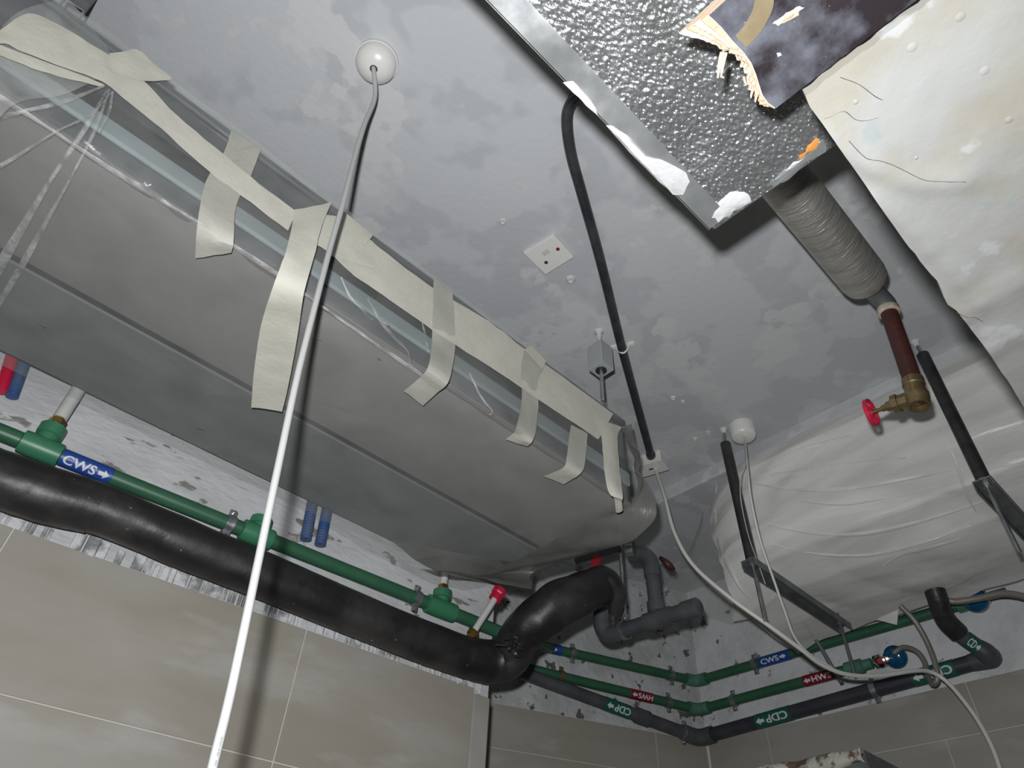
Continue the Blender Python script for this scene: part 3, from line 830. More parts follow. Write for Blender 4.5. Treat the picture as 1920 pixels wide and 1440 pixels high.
for (a, b, w_) in (((1354, 98), (1346, 146), 0.0022), ((1361, 99), (1352, 145), 0.0020), ((1352, 143), (1358, 146), 0.0012), ((1395, 145), (1400, 160), 0.0015), ((1412, 168), (1408, 184), 0.0015), ((1420, 178), (1416, 192), 0.0015)):
    obj('splinter', tube([Pz(a[0], a[1], ZP + 0.004), Pz((a[0] + b[0]) / 2 - 1, (a[1] + b[1]) / 2, ZP - 0.002), Pz(b[0], b[1], ZP - 0.004)], [w_, w_ * 0.9, w_ * 0.4], 6, 3), M['ply_a'], t)
arc_o = [(1452, -12), (1449, 15), (1438, 40), (1422, 65), (1404, 84), (1399, 89)]
arc_i = [(1416, -12), (1413, 12), (1404, 34), (1390, 55), (1380, 66), (1384, 73)]
obj('paper_tape_arc', ribbon([(Pz(a[0], a[1], ZP - 0.0008), Pz(b[0], b[1], ZP - 0.0008)) for a, b in zip(arc_o, arc_i)], 4, 2), M['ply_tan'], t, label='curved brown tape mark')
blob([(1448, 44), (1462, 34), (1480, 20), (1500, 11), (1507, 14), (1496, 28), (1475, 40), (1458, 49)], ZP - 0.0004, 0.001, 'chipped_patch', M['ply_a'], t, jag=2)
blob([(1460, 40), (1475, 28), (1492, 22), (1488, 30), (1470, 40)], ZP - 0.0014, 0.0006, 'chipped_patch', M['ply_b'], t, jag=1)
blob([(1456, 100), (1464, 98), (1466, 104), (1458, 107)], ZP - 0.0004, 0.0008, 'putty_fleck', M['plaster_white'], t, jag=.5)

# ================================================================== PLASTERED CEILING PANEL
ZB = 0.66
edge = [(1695, 18), (1660, 55), (1620, 88), (1570, 128), (1510, 180), (1518, 200), (1545, 236), (1590, 300), (1640, 372), (1700, 458), (1742, 512), (1760, 530), (1768, 552), (1776, 572), (1792, 582), (1806, 598), (1822, 620), (1850, 655), (1880, 702), (1893, 718), (1912, 752), (1945, 805)]
ep = [Pz(x, y, ZB) for x, y in edge]
t = thing('plaster_ceiling_panel', 'broken off-white plastered ceiling panel with cracks and thick putty smears', 'ceiling panel', (1.0, -0.5, ZB))
# the face is one relief mesh: grid in (along the panel, across) bounded by the broken edge
lead = [p for p in ep[4:]]
def edge_y(x):
    for i in range(len(lead) - 1):
        if lead[i].x <= x <= lead[i + 1].x:
            f = (x - lead[i].x) / max(1e-9, lead[i + 1].x - lead[i].x)
            return lead[i].y + (lead[i + 1].y - lead[i].y) * f
    return lead[-1].y
xs0 = ep[4].x
rid = [[(1545, 262), (1600, 292), (1650, 318), (1720, 340), (1805, 335)], [(1640, 372), (1720, 440), (1830, 560)], [(1800, 600), (1860, 560), (1920, 520)], [(1830, 680), (1880, 640), (1940, 620)]]
ridp = [cat([Pz(x, y, ZB) for x, y in r_], 6) for r_ in rid]
def relief(x, y):
    p = Vector((x, y, 0))
    h = 0.0034 * mnoise.noise(p * 8) + 0.0006 * mnoise.noise(p * 40) + 0.0013 * mnoise.noise(p * 19 + Vector((5, 1, 0)))
    for r_ in ridp:
        d = min((Vector((q.x, q.y, 0)) - p).length for q in r_)
        h -= 0.0048 * math.exp(-(d / 0.012) ** 2)
    return h
def boardfn(u, v):
    uu = u ** 1.6
    xa = xs0 + (XR - 0.002 - xs0) * uu
    # left rim follows the cut end
    ya = edge_y(xa) - 0.0012 * max(0, mnoise.noise(Vector((xa * 60, 3, 0))))
    vv = v ** 1.7
    y = ya + (-1.395 - ya) * vv
    x = xa
    if u < 0.12:
        k_ = 1 - u / 0.12
        x += k_ * (0.0025 * mnoise.noise(Vector((1, y * 70, 0))) + (0.555 * ZB + 0.02 - xs0) * 0.0)
    return Vector((x, y, ZB + relief(x, y)))
bv, bf = grid(boardfn, 110, 110)
nb = len(bv)
top = [Vector((p.x, p.y, ZB + 0.013)) for p in bv]
side = []
n1 = 111
rim = [i * n1 for i in range(111)]                         # v = 0
for i in range(110):
    a, b = rim[i], rim[i + 1]
    side.append((a, b, b + nb, a + nb))
for j in range(110):
    side.append((j, j + 1, j + 1 + nb, j + nb))
obj('panel', (bv + top, bf + [tuple(i + nb for i in reversed(f)) for f in bf] + side), M['board'], t, smooth=True)
for cr in ([(1545, 222), (1560, 217), (1575, 211), (1588, 210), (1602, 224), (1622, 226), (1648, 221)], [(1590, 262), (1610, 282), (1625, 293), (1648, 297), (1672, 306), (1700, 320), (1730, 332), (1760, 334), (1806, 335)], [(1795, 585), (1812, 592), (1824, 593), (1842, 603)], [(1575, 145), (1610, 158), (1640, 180), (1655, 188)], [(1880, 640), (1900, 632), (1925, 618)]):
    c_ = cat([Pz(x + random.uniform(-1, 1), y + random.uniform(-1, 1), ZB) for x, y in cr], 5)
    c_ = [Vector((p.x, p.y, ZB + relief(p.x, p.y) - 0.0004)) for p in c_]
    pr_ = [(p + Vector((0, 0.0003 + 0.0002 * mnoise.noise(p * 200), 0)), p - Vector((0, 0.0003, 0))) for p in c_]
    obj('crack', ribbon(pr_, 1, 1), M['seam'], t)
for (x, y, r_) in ((1802, 33, 0.0045), (1848, 134, 0.005), (1712, 90, 0.005), (1892, 225, 0.004), (1605, 192, 0.003), (1718, 296, 0.002)):
    q = Pz(x, y, ZB)
    obj('blister', lathe((q.x, q.y, ZB + relief(q.x, q.y) + 0.0008), (0, 0, -1), [(0, r_), (0.0012, r_ * 0.85), (0.0018, r_ * 0.4)], 14), M['board'], t, smooth=True)

# ================================================================== FOIL-JACKETED PIPE WITH GATE VALVE
zs = 1.25
sa, sb = Pz(1455, 318, zs), Pz(1628, 534, zs)
sdv = (sb - sa).normalized()
t = thing('insulated_drain_pipe', 'silver foil-jacketed pipe turning down into a red oxide pipe with a brass gate valve', 'pipe', Pz(1728, 768, 0.93))
far = sa - sdv * 0.75
Lp = (sb - far).length
obj('foil_jacket', lathe(far, sdv, [(0, 0.049), (Lp * 0.5, 0.0495), (Lp - 0.03, 0.049), (Lp - 0.012, 0.046), (Lp, 0.036), (Lp + 0.004, 0.020)], 36), M['jacket'], t, smooth=True)
vx, vy = PX(1728, 768, 1.28).x, None
pb = PX(1724, 762, 1.28)                         # bottom of the valve
pt = PX(1664, 578, 1.27)                         # top of the red pipe
dn = (pb - pt).normalized()
obj('elbow', tube([sb - sdv * 0.02, sb + sdv * 0.012, sb.lerp(pt, 0.6) + UP * 0.012, pt - dn * 0.012, pt + dn * 0.004], 0.021, 18, 6), M['steel_dull'], t, smooth=True)
obj('thread_collar', lathe(pt, dn, [(0, 0.021), (0.003, 0.0235), (0.014, 0.0235), (0.017, 0.019)], 24), M['thread'], t, smooth=True)
pj = PX(1712, 716, 1.28)
obj('red_pipe', tube([pt, pj], 0.0178, 22, 1), M['rust'], t, smooth=True, label='red oxide steel pipe')
vdir = (pb - pj).normalized()
hy_ = Vector((0, 1, 0)); hy_ = (hy_ - vdir * hy_.dot(vdir)).normalized()
Lv = (pb - pj).length
vc = pj.lerp(pb, 0.62)
vb = obj('gate_valve', lathe(pj, vdir, [(-0.006, 0.0205), (0.010, 0.0215), (0.012, 0.0195), (Lv * 0.4, 0.0195), (Lv * 0.55, 0.023), (Lv * 0.72, 0.023), (Lv * 0.76, 0.0215), (Lv, 0.0215), (Lv, 0.0165), (Lv * 0.8, 0.0160)], 28, close=False), M['brass_old'], t, smooth=True, label='weathered brass gate valve')
obj('bore_cap', lathe(pj + vdir * (Lv * 0.8), vdir, [(0, 0.0162), (0.001, 0.0160)], 22), M['rust'], vb)
obj('bonnet', lathe(vc, hy_, [(0, 0.0165), (0.034, 0.0165), (0.035, 0.0205), (0.046, 0.0205), (0.047, 0.013), (0.060, 0.010), (0.061, 0.0075), (0.070, 0.0065)], 8), M['brass_old'], vb, smooth=True)
obj('stem', lathe(vc + hy_ * 0.068, hy_, [(0, 0.0045), (0.030, 0.0045)], 12), M['brass_old'], vb, smooth=True)
hc = vc + hy_ * 0.092
hw = join(lathe(hc, hy_, [(-0.004, 0.0265), (-0.004, 0.0300), (0.004, 0.0300), (0.004, 0.0265), (-0.004, 0.0265)], 28, close=False), lathe(hc, hy_, [(-0.004, 0.008), (0.004, 0.008)], 14),
          *[box(hc + (vdir * math.cos(a_) + hy_.cross(vdir) * math.sin(a_)) * 0.017, 0.011, 0.003, 0.0025, vdir * math.cos(a_) + hy_.cross(vdir) * math.sin(a_), hy_) for a_ in (0.3, 1.87, 3.44, 5.01)])
obj('handwheel', hw, M['red'], vb, smooth=True, label='red handwheel')
obj('wheel_nut', lathe(hc + hy_ * 0.003, hy_, [(0, 0.005), (0.007, 0.005)], 6), M['brass'], vb)

# ================================================================== WRAPPED UNIT 2 (right)
t = thing('fan_coil_unit', 'bulky ceiling unit shrouded in milky plastic sheet hanging by the right wall', 'air conditioner', (1.95, 0.5, 0.985))
unit2 = t
obj('casing', bx(1.95, 2.22, 0.06, 0.90, 1.055, 1.385), M['panel_green'], t, bevel=0.01)
def cover2(u, v):
    y = 1.02 - 1.07 * u
    sec = [(2.05, 1.392), (1.80, 1.394), (1.715, 1.385), (1.692, 1.33), (1.700, 1.24), (1.735, 1.15), (1.80, 1.085), (1.91, 1.035), (2.05, 1.012), (2.20, 1.006)]
    f = v * (len(sec) - 1); i = min(int(f), len(sec) - 2); g = f - i
    g = g * g * (3 - 2 * g) * 0.5 + g * 0.5
    x = sec[i][0] + (sec[i + 1][0] - sec[i][0]) * g
    z = sec[i][1] + (sec[i + 1][1] - sec[i][1]) * g
    # ends draw in
    e = max(0.0, (y - 0.80) / 0.22)
    e2 = max(0.0, (0.10 - y) / 0.15)
    k_ = min(1, e) ** 2
    x = x + (1.86 - x) * 0.55 * k_ if x < 1.86 else x
    z = z + (1.12 - z) * 0.25 * k_ if z > 1.12 else z - 0.03 * k_
    x = x + 0.10 * min(1, e2) ** 2 if x < 1.9 else x
    q = Vector((x, y, z))
    amp = 0.016
    # tension folds sweeping from the left rod to the right, plus crumple
    fold = math.sin((z * 1.0 + (y - 0.9) * (z - 1.12) * 1.5) * 62 + 2.6 * mnoise.noise(q * 5))
    front = max(0.0, 1 - abs(v - 0.52) / 0.32)
    q.x -= front * (0.0065 * fold + amp * mnoise.noise(Vector((x * 4, y * 4, z * 9))) + 0.002 * mnoise.noise(Vector((x, y * 11, z * 22))))
    if v > 0.66:
        q.z -= 0.012 * abs(mnoise.noise(Vector((x * 6, y * 6, 3)))) + 0.004 * abs(math.sin(y * 17 + x * 7 + 2 * mnoise.noise(q * 3)))
    if v > 0.9:
        q.x += 0.03 * mnoise.noise(Vector((y * 9, 2, 0))) * (v - 0.9) * 10
    return q
c2v, c2f = grid(cover2, 120, 90)
obj('plastic_cover', (c2v, c2f), M['film_milky'], t, smooth=True, label='milky creased plastic sheet')
bvh2 = BVHTree.FromPolygons(c2v, c2f)
def on2(x, y, off):
    d_ = ray(x, y).normalized()
    hit = bvh2.ray_cast(Vector((0, 0, 0)), d_)[0]
    return (hit if hit is not None else PX(x, y, 1.8)) - d_ * off
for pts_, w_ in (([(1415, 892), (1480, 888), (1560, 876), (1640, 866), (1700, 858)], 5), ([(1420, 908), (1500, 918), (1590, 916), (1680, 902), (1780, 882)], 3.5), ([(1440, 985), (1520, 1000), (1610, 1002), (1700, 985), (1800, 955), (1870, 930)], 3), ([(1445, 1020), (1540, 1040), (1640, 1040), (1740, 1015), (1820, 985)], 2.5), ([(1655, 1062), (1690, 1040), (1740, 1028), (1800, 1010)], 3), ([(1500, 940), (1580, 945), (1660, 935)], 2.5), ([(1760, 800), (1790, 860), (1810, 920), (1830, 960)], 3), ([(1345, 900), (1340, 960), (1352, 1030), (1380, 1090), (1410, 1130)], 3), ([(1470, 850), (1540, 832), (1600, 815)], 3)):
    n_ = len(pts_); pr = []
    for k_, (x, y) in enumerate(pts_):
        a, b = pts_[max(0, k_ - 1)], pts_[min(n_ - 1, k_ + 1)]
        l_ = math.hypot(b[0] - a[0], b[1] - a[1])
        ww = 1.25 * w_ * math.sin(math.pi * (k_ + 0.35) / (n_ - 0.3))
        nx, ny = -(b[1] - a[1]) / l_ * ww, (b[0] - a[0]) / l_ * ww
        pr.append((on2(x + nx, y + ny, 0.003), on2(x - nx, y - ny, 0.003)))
    obj('film_fold_highlight', ribbon(pr, 6, 4, 0.003, 0.001), M['crease_highlight2'], t, smooth=True)  # fold ribbon, its highlight put in as whiter film
def sheet(pa, pb_, name, parent, m_, amp=0.01, nu=26, nv=14, sub=6):
    a = cat(pa, sub); b = cat(pb_, sub)
    def at(c, s):
        f = s * (len(c) - 1); i = min(int(f), len(c) - 2); return c[i].lerp(c[i + 1], f - i)
    def fn(u, v):
        q = at(a, u).lerp(at(b, u), v)
        n_ = -q.normalized()
        return q + n_ * (amp * mnoise.noise(q * 16) * (0.3 + 0.7 * v))
    return obj(name, grid(fn, nu, nv), m_, parent, smooth=True)
sheet([PX(1345, 890, 1.88), PX(1318, 960, 1.86), PX(1330, 1010, 1.86), PX(1400, 1060, 1.90)],
      [PX(1338, 930, 2.0), PX(1290, 1050, 1.95), PX(1246, 1118, 1.95), PX(1372, 1168, 2.12)], 'cover_flap', t, M['film_clear'], 0.02)
sheet([PX(1372, 1085, 2.0), PX(1450, 1085, 2.0), PX(1560, 1110, 2.1), PX(1620, 1110, 2.12), PX(1690, 1085, 2.12)],
      [PX(1374, 1166, 2.16), PX(1470, 1150, 2.18), PX(1560, 1160, 2.2), PX(1628, 1160, 2.2), PX(1682, 1172, 2.2)], 'cover_flap', t, M['film_milky'], 0.012)
sheet([PX(1690, 1080, 2.14), PX(1720, 1070, 2.14), PX(1790, 1060, 2.14), PX(1870, 1020, 2.12)],
      [PX(1700, 1118, 2.2), PX(1720, 1098, 2.2), PX(1782, 1102, 2.2), PX(1880, 1040, 2.18)], 'cover_flap', t, M['film_milky'], 0.01)

def hanger(px_top, px_sl0, px_sl1, px_end, xf, br_end_px, label, back=True):
    top = PX(px_top[0], px_top[1], xf); top = Vector((xf, top.y, ZC))
    s0 = PX(px_sl0[0], px_sl0[1], xf); s1 = PX(px_sl1[0], px_sl1[1], xf); e = PX(px_end[0], px_end[1], xf)
    y = (s0.y + s1.y) / 2
    zb_ = s1.z - 0.004
    h = thing('hanger_bracket', label, 'hanger', (xf, y, e.z))
    obj('threaded_rod', tube([(xf, top.y, ZC), (xf, s0.y, s0.z), (xf, s1.y, s1.z), (xf, e.y, e.z)], 0.0048, 10, 1), M['steel'], h, smooth=True)
    obj('rubber_sleeve', tube([(xf, s0.y, s0.z), (xf, (s0.y + s1.y) / 2, (s0.z + s1.z) / 2), (xf, s1.y, s1.z)], 0.0155, 16, 4), M['rubber'], h, smooth=True)
    be = Pz(br_end_px[0], br_end_px[1], zb_)
    x0, x1 = xf - 0.025, be.x
    ym = s1.y
    ch = join(bx(x0, x1, ym - 0.020, ym + 0.020, zb_ - 0.003, zb_), bx(x0, x1, ym - 0.020, ym - 0.0175, zb_ - 0.022, zb_), bx(x0, x1, ym + 0.0175, ym + 0.020, zb_ - 0.022, zb_))
    obj('channel', ch, M['steel_dull'], h, bevel=0.001)
    obj('nut', lathe((xf, ym, zb_ - 0.003), (0, 0, -1), [(0, 0.0095), (0.009, 0.0095)], 6), M['steel'], h)
    obj('washer', lathe((xf, ym, s1.z + 0.001), (0, 0, 1), [(-0.004, 0.016), (0.002, 0.016)], 16), M['steel'], h)
    if back:
        obj('threaded_rod', tube([(x1 - 0.03, ym, ZC - 0.05), (x1 - 0.03, ym, zb_ - 0.16)], 0.0048, 10, 1), M['steel_dull'], h, smooth=True)
        obj('nut', lathe((x1 - 0.03, ym, zb_ - 0.003), (0, 0, -1), [(0, 0.0095), (0.009, 0.0095)], 6), M['steel_dull'], h)
    obj('plaster_collar', lathe((xf, top.y, ZC), (0, 0, -1), [(0, 0.014), (0.004, 0.011), (0.018, 0.007)], 14), M['plaster_white'], h, smooth=True)
    return h
hanger((1355, 800), (1360, 832), (1410, 1052), (1435, 1166), 1.615, (1582, 1172), 'black-sleeved hanger rod and steel channel under the milky wrapped unit, beside the small white rose')
hanger((1715, 640), (1730, 665), (1846, 903), (1912, 1036), 1.655, (2050, 1230), 'black-sleeved hanger rod and steel channel under the milky wrapped unit, beside the plaster panel')
# ================================================================== SMALL ROSE AND ITS WIRES, CABLE FROM JUNCTION BOX
r2 = Pz(1390, 798, ZC)
t = thing('ceiling_rose', 'small tall white ceiling rose beside the black-sleeved rod with thin wires hanging out', 'ceiling rose', (r2.x, r2.y, ZC - 0.045))
obj('base', lathe((r2.x, r2.y, ZC + 0.002), (0, 0, -1), [(0, 0.039), (0.012, 0.039)], 32), M['white_plastic'], t, smooth=True)
obj('cap', lathe((r2.x, r2.y, ZC - 0.010), (0, 0, -1), [(0, 0.0385), (0.030, 0.038), (0.036, 0.036), (0.040, 0.029), (0.041, 0.010)], 32), M['white_plastic'], t, smooth=True)
wst = Vector((r2.x - 0.004, r2.y - 0.004, ZC - 0.049))
def ds(lst): return [PD(x, y, d) for x, y, d in lst]
o = obj('white_wire', tube([wst] + ds([(1402, 880, 1.93), (1408, 935, 1.86), (1425, 1012, 1.82), (1450, 1085, 1.80), (1470, 1142, 1.79), (1490, 1195, 1.79), (1520, 1228, 1.80), (1560, 1252, 1.81)]), 0.0032, 10, 8), M['cable_grey'], smooth=True)
tag(o, 'thin white wire dropping from the small ceiling rose past the milky wrapped unit', 'wire')
o = obj('earth_wire', tube([wst + Vector((0.003, 0.004, 0))] + ds([(1397, 862, 1.93), (1389, 888, 1.92), (1388, 925, 1.90), (1394, 965, 1.89), (1405, 1010, 1.885), (1420, 1052, 1.88), (1435, 1095, 1.87)]), 0.0014, 8, 8), M['cable_white'], smooth=True)
tag(o, 'very thin white loop of wire beside the black-sleeved rod', 'wire')
jst = jb + Vector((0.012, -0.004, -0.026))
o = obj('white_cable', tube([jst] + ds([(1246, 932, 2.15), (1265, 1000, 2.02), (1300, 1060, 1.92), (1368, 1120, 1.83), (1440, 1172, 1.78), (1500, 1216, 1.77), (1540, 1246, 1.78), (1590, 1265, 1.80), (1650, 1267, 1.84), (1712, 1258, 1.88), (1745, 1260, 1.90), (1775, 1278, 1.88), (1810, 1318, 1.82), (1840, 1362, 1.76), (1866, 1415, 1.70), (1885, 1480, 1.64), (1900, 1560, 1.58)]), 0.0055, 12, 8), M['cable_grey'], smooth=True)
tag(o, 'off-white cable sagging from the junction box below the milky wrapped unit to the right', 'cable')

# ================================================================== PIPES ALONG THE WALLS
def arrow_mesh(w_, h_, left=False):
    s = [(0, -0.22), (0.5, -0.22), (0.5, -0.5), (1, 0), (0.5, 0.5), (0.5, 0.22), (0, 0.22)]
    pts = [Vector(((1 - a if left else a) * w_, b * h_, 0)) for a, b in s]
    F = [(0, 1, 5, 6), (2, 3, 4)]
    F = [(0, 1, 5, 6), (1, 2, 3), (1, 3, 5), (3, 4, 5)]
    return pts, F
def slice_y(V_, F_, n):
    import bmesh
    bm = bmesh.new()
    vs = [bm.verts.new(v) for v in V_]
    for f in F_:
        try: bm.faces.new([vs[i] for i in f])
        except ValueError: pass
    y0, y1 = min(v.y for v in V_), max(v.y for v in V_)
    for k in range(1, n):
        g = bm.verts[:] + bm.edges[:] + bm.faces[:]
        bmesh.ops.bisect_plane(bm, geom=g, plane_co=(0, y0 + (y1 - y0) * k / n, 0), plane_no=(0, 1, 0))
    bm.verts.index_update()
    out = [v.co.copy() for v in bm.verts], [tuple(v.index for v in f.verts) for f in bm.faces]
    bm.free()
    return out
def marker(parent, p0, p1, r, m_, text, flip=False, arrow='end', tilt=0.0, tsize=None, label=None):
    """printed sleeve round a pipe from p0 to p1 with raised lettering wrapped on its outer side"""
    p0, p1 = Vector(p0), Vector(p1)
    ax = (p1 - p0); L_ = ax.length; ax.normalize()
    sl = obj('pipe_marker', lathe(p0, ax, [(0, r + 0.0005), (0.0006, r + 0.0011), (L_ - 0.0006, r + 0.0011), (L_, r + 0.0005)], 28), m_, parent, smooth=True, label=label)
    a = -ax if flip else ax
    c = (p0 + p1) / 2
    n_ = -c; n_ = (n_ - a * n_.dot(a)).normalized()
    if tilt:
        n_ = Matrix.Rotation(tilt, 3, ax) @ n_
    up_ = n_.cross(a)
    rr = r + 0.0016
    ts = tsize or r * 1.15
    tv, tf = text_mesh(text, ts * 1.35)
    x0, x1 = min(v.x for v in tv), max(v.x for v in tv); y0, y1 = min(v.y for v in tv), max(v.y for v in tv)
    tw_ = x1 - x0
    aw = ts * 1.0
    gap = ts * 0.22
    tot = tw_ + gap + aw
    sc = min(1.25, L_ * 0.90 / tot)
    tv = [Vector(((v.x - x0) * sc, (v.y - (y0 + y1) / 2), 0)) for v in tv]
    av, af = arrow_mesh(aw * sc, ts * 0.95, arrow == 'start')
    if arrow == 'end':
        av = [v + Vector(((tw_ + gap) * sc, 0, 0)) for v in av]
    else:
        tv = [v + Vector(((aw + gap) * sc, 0, 0)) for v in tv]
    V_, F_ = slice_y(*join((tv, tf), (av, af)), 12)
    off = -tot * sc / 2
    out = []
    for v in V_:
        an = v.y / rr
        out.append(c + a * (v.x + off) + (n_ * math.cos(an) + up_ * math.sin(an)) * rr)
    obj('lettering', (out, F_), M['label_white'], sl, label='white printed ' + text + ' and arrow')
    return sl

def clip(parent, p, ax, wn, r, standoff, m_='steel'):
    p, ax, wn = Vector(p), Vector(ax).normalized(), Vector(wn)
    sd_ = ax.cross(wn).normalized()
    ring = obj('pipe_clip', lathe(p - ax * 0.009, ax, [(0, r + 0.001), (0, r + 0.0035), (0.018, r + 0.0035), (0.018, r + 0.001)], 24, close=False), M[m_], parent, smooth=True)
    for s in (-1, 1):
        obj('clip_lug', box(p + sd_ * (s * (r + 0.010)), 0.008, 0.008, 0.0022, ax, sd_, wn), M[m_], ring, bevel=0.001)
        obj('clip_screw', lathe(p + sd_ * (s * (r + 0.011)) - wn * 0.008, wn, [(0, 0.0045), (0.004, 0.0045), (0.004, 0.0026), (0.018, 0.0026)], 8), M[m_], ring, smooth=True)
    obj('clip_stud', lathe(p - wn * (r + 0.002), -wn, [(0, 0.004), (max(0.006, standoff - r - 0.002), 0.004)], 10), M[m_], ring, smooth=True)

RP = 0.0160
OFF = 0.045
def onl(a, b, f): return a.lerp(b, f)
# ---- cold pipe: along the left wall, behind the black bend, then middle and right walls
c0, c1 = Awall(-120, 762, OFF), Awall(950, 1190, OFF)
b0, b1 = Bwall(1034, 1216, OFF), Bwall(1306, 1277, OFF)
q1 = Rwall(1306, 1277, OFF)
corner = (b1 + q1) / 2
q2 = Rwall(1742, 1144, OFF); q3 = Rwall(1806, 1132, OFF)
t = thing('cold_water_pipe', 'green plastic cold water pipe with blue CWS marker bands running round all three walls', 'pipe', c0)
for a, b in ((c0, c1), (c1, b0), (b0, corner), (corner, q3)):
    obj('pipe_run', tube([a, b], RP, 20, 1), M['green'], t, smooth=True)
def onpipe(px, a, b):
    """point on segment a-b whose pixel x is px"""
    lo_, hi_ = 0.0, 1.0
    def X_(q): return CX + F_PX * q.dot(RX) / q.dot(RZ)
    inc = X_(b) > X_(a)
    for _ in range(40):
        mid = (lo_ + hi_) / 2
        if (X_(a.lerp(b, mid)) < px) == inc: lo_ = mid
        else: hi_ = mid
    return a.lerp(b, (lo_ + hi_) / 2)
da = (c1 - c0).normalized()
def tee(parent, pL, pR, r, up_dir, h, m_, collar=True):
    ax = (pR - pL); L_ = ax.length; ax.normalize()
    c = (pL + pR) / 2
    o_ = obj('tee_fitting', join(lathe(pL, ax, [(0, r), (0.002, r + 0.0065), (L_ * 0.3, r + 0.0075), (L_ * 0.7, r + 0.0075), (L_ - 0.002, r + 0.0065), (L_, r)], 26),
                                lathe(c, up_dir, [(0, r + 0.002), (h * 0.55, r + 0.003), (h * 0.58, r + 0.0085), (h, r + 0.0085), (h, r * 0.6)], 10)), m_, parent, smooth=True)
    return c + Vector(up_dir) * h, o_
tp1, _ = tee(t, onpipe(38, c0, c1), onpipe(114, c0, c1), RP, UP, 0.052, M['green_fit'])
obj('brass_nipple', lathe(tp1, UP, [(0, 0.0135), (0.006, 0.0135), (0.006, 0.0165), (0.018, 0.0165), (0.018, 0.012), (0.026, 0.012)], 6), M['brass'], t, smooth=True)
obj('riser', tube([tp1 + UP * 0.022, tp1 + UP * 0.20], 0.0135, 16, 1), M['pvc_white'], t, smooth=True, label='white plastic riser')
tp2, _ = tee(t, onpipe(800, c0, c1), onpipe(852, c0, c1), RP, UP, 0.046, M['green_fit'])
obj('brass_nipple', lathe(tp2, UP, [(0, 0.012), (0.004, 0.012), (0.004, 0.0145), (0.015, 0.0145), (0.015, 0.010), (0.022, 0.010)], 6), M['brass'], t, smooth=True)
obj('riser', tube([tp2 + UP * 0.018, tp2 + UP * 0.10], 0.010, 14, 1), M['pvc_white'], t, smooth=True)
pL, pR = onpipe(452, c0, c1), onpipe(510, c0, c1)
tp3, _ = tee(t, pL, pR, RP, UP, 0.040, M['green_fit'])
marker(t, onpipe(115, c0, c1), onpipe(209, c0, c1), RP, M['blue_label'], 'CWS', tilt=0.10, tsize=0.019, label='blue pipe marker reading CWS with an arrow')
for px in (430, 780):
    clip(t, onpipe(px, c0, c1), da, AN, RP, OFF)
bd = (corner - b0).normalized()
rdv = (q3 - corner).normalized()
marker(t, onpipe(1000, c1, b0) if False else b0 + bd * -0.045, onpipe(1052, b0, corner), RP, M['blue_label'], 'S', label='blue pipe marker with an arrow, half behind the black bend')
clip(t, onpipe(1073, b0, corner), bd, BN, RP, OFF)
clip(t, onpipe(1258, b0, corner), bd, BN, RP, OFF)
clip(t, onpipe(1416, corner, q3), rdv, RN, RP, OFF)
obj('elbow', tube([corner - bd * 0.045, corner - bd * 0.012, corner + rdv * 0.012, corner + rdv * 0.045], RP + 0.005, 20, 6), M['green_dusty'], t, smooth=True)
marker(t, onpipe(1425, corner, q3), onpipe(1482, corner, q3), RP, M['blue_label'], 'CWS', label='blue pipe marker reading CWS with an arrow')
# valve at its right end
def stop_valve(parent, p, ax, wn, reddot, s=1.0):
    v = obj('stop_valve', join(lathe(p, ax, [(-0.03 * s, 0.0195), (-0.004 * s, 0.0195), (0, 0.013), (0.02 * s, 0.013), (0.024 * s, 0.018), (0.040 * s, 0.018)], 16), lathe(p + ax * 0.012 * s, wn, [(0, 0.014), (0.028 * s, 0.011)], 16)), M['chrome'], parent, smooth=True, label='chrome stop valve')
    kc = p + ax * (0.034 if reddot else 0.012) * s + wn * (-0.012 if reddot else 0.024) * s
    V_, F_ = lathe(kc, wn, [(0, 0.016), (0.002, 0.031), (0.010, 0.034), (0.020, 0.033), (0.028, 0.026), (0.032, 0.014), (0.033, 0.004)], 28)
    obj('blue_knob', (V_, F_), M['blue'], v, smooth=True, label='blue plastic knob')
    if reddot:
        kd = p - ax * 0.030 * s + wn * 0.030 * s
        d = obj('index_button', lathe(p - ax * 0.002 * s, wn, [(0, 0.013), (0.022 * s, 0.019), (0.040 * s, 0.019), (0.043 * s, 0.015)], 20), M['chrome'], v, smooth=True)
        obj('red_dot', lathe(p - ax * 0.002 * s + wn * 0.0432 * s, wn, [(0, 0.008), (0.001, 0.0065)], 16), M['red'], v)
    return v
obj('end_fitting', lathe(q3 - rdv * 0.02, rdv, [(0, RP + 0.001), (0.002, RP + 0.006), (0.03, RP + 0.006)], 20), M['green_fit'], t, smooth=True)
stop_valve(t, q3 + rdv * 0.03, rdv, (-q3 - rdv * (-q3).dot(rdv)).normalized(), False)
obj('outlet_tail', tube([q3 + rdv * 0.05, q3 + rdv * 0.12], 0.0115, 14, 1), M['steel_dull'], t, smooth=True)

# stub with red cap in front of the cold pipe
s0_, s1_ = Awall(885, 1190, 0.085), Awall(928, 1122, 0.105)
t = thing('capped_stub_pipe', 'pale stub pipe with red cap and brass nut in front of the green pipe', 'pipe', s0_)
sx = (s1_ - s0_).normalized()
obj('stub', tube([s0_, s1_], 0.0085, 14, 1), M['pvc_white'], t, smooth=True)
obj('brass_nut', lathe(s0_ - sx * 0.012, sx, [(0, 0.0115), (0.008, 0.0115), (0.009, 0.0145), (0.022, 0.0145), (0.024, 0.010)], 6), M['brass'], t)
obj('red_cap', lathe(s1_ - sx * 0.004, sx, [(0, 0.0165), (0.016, 0.0165), (0.020, 0.0195), (0.032, 0.0195), (0.034, 0.014)], 8), M['red'], t, label='red plastic cap')

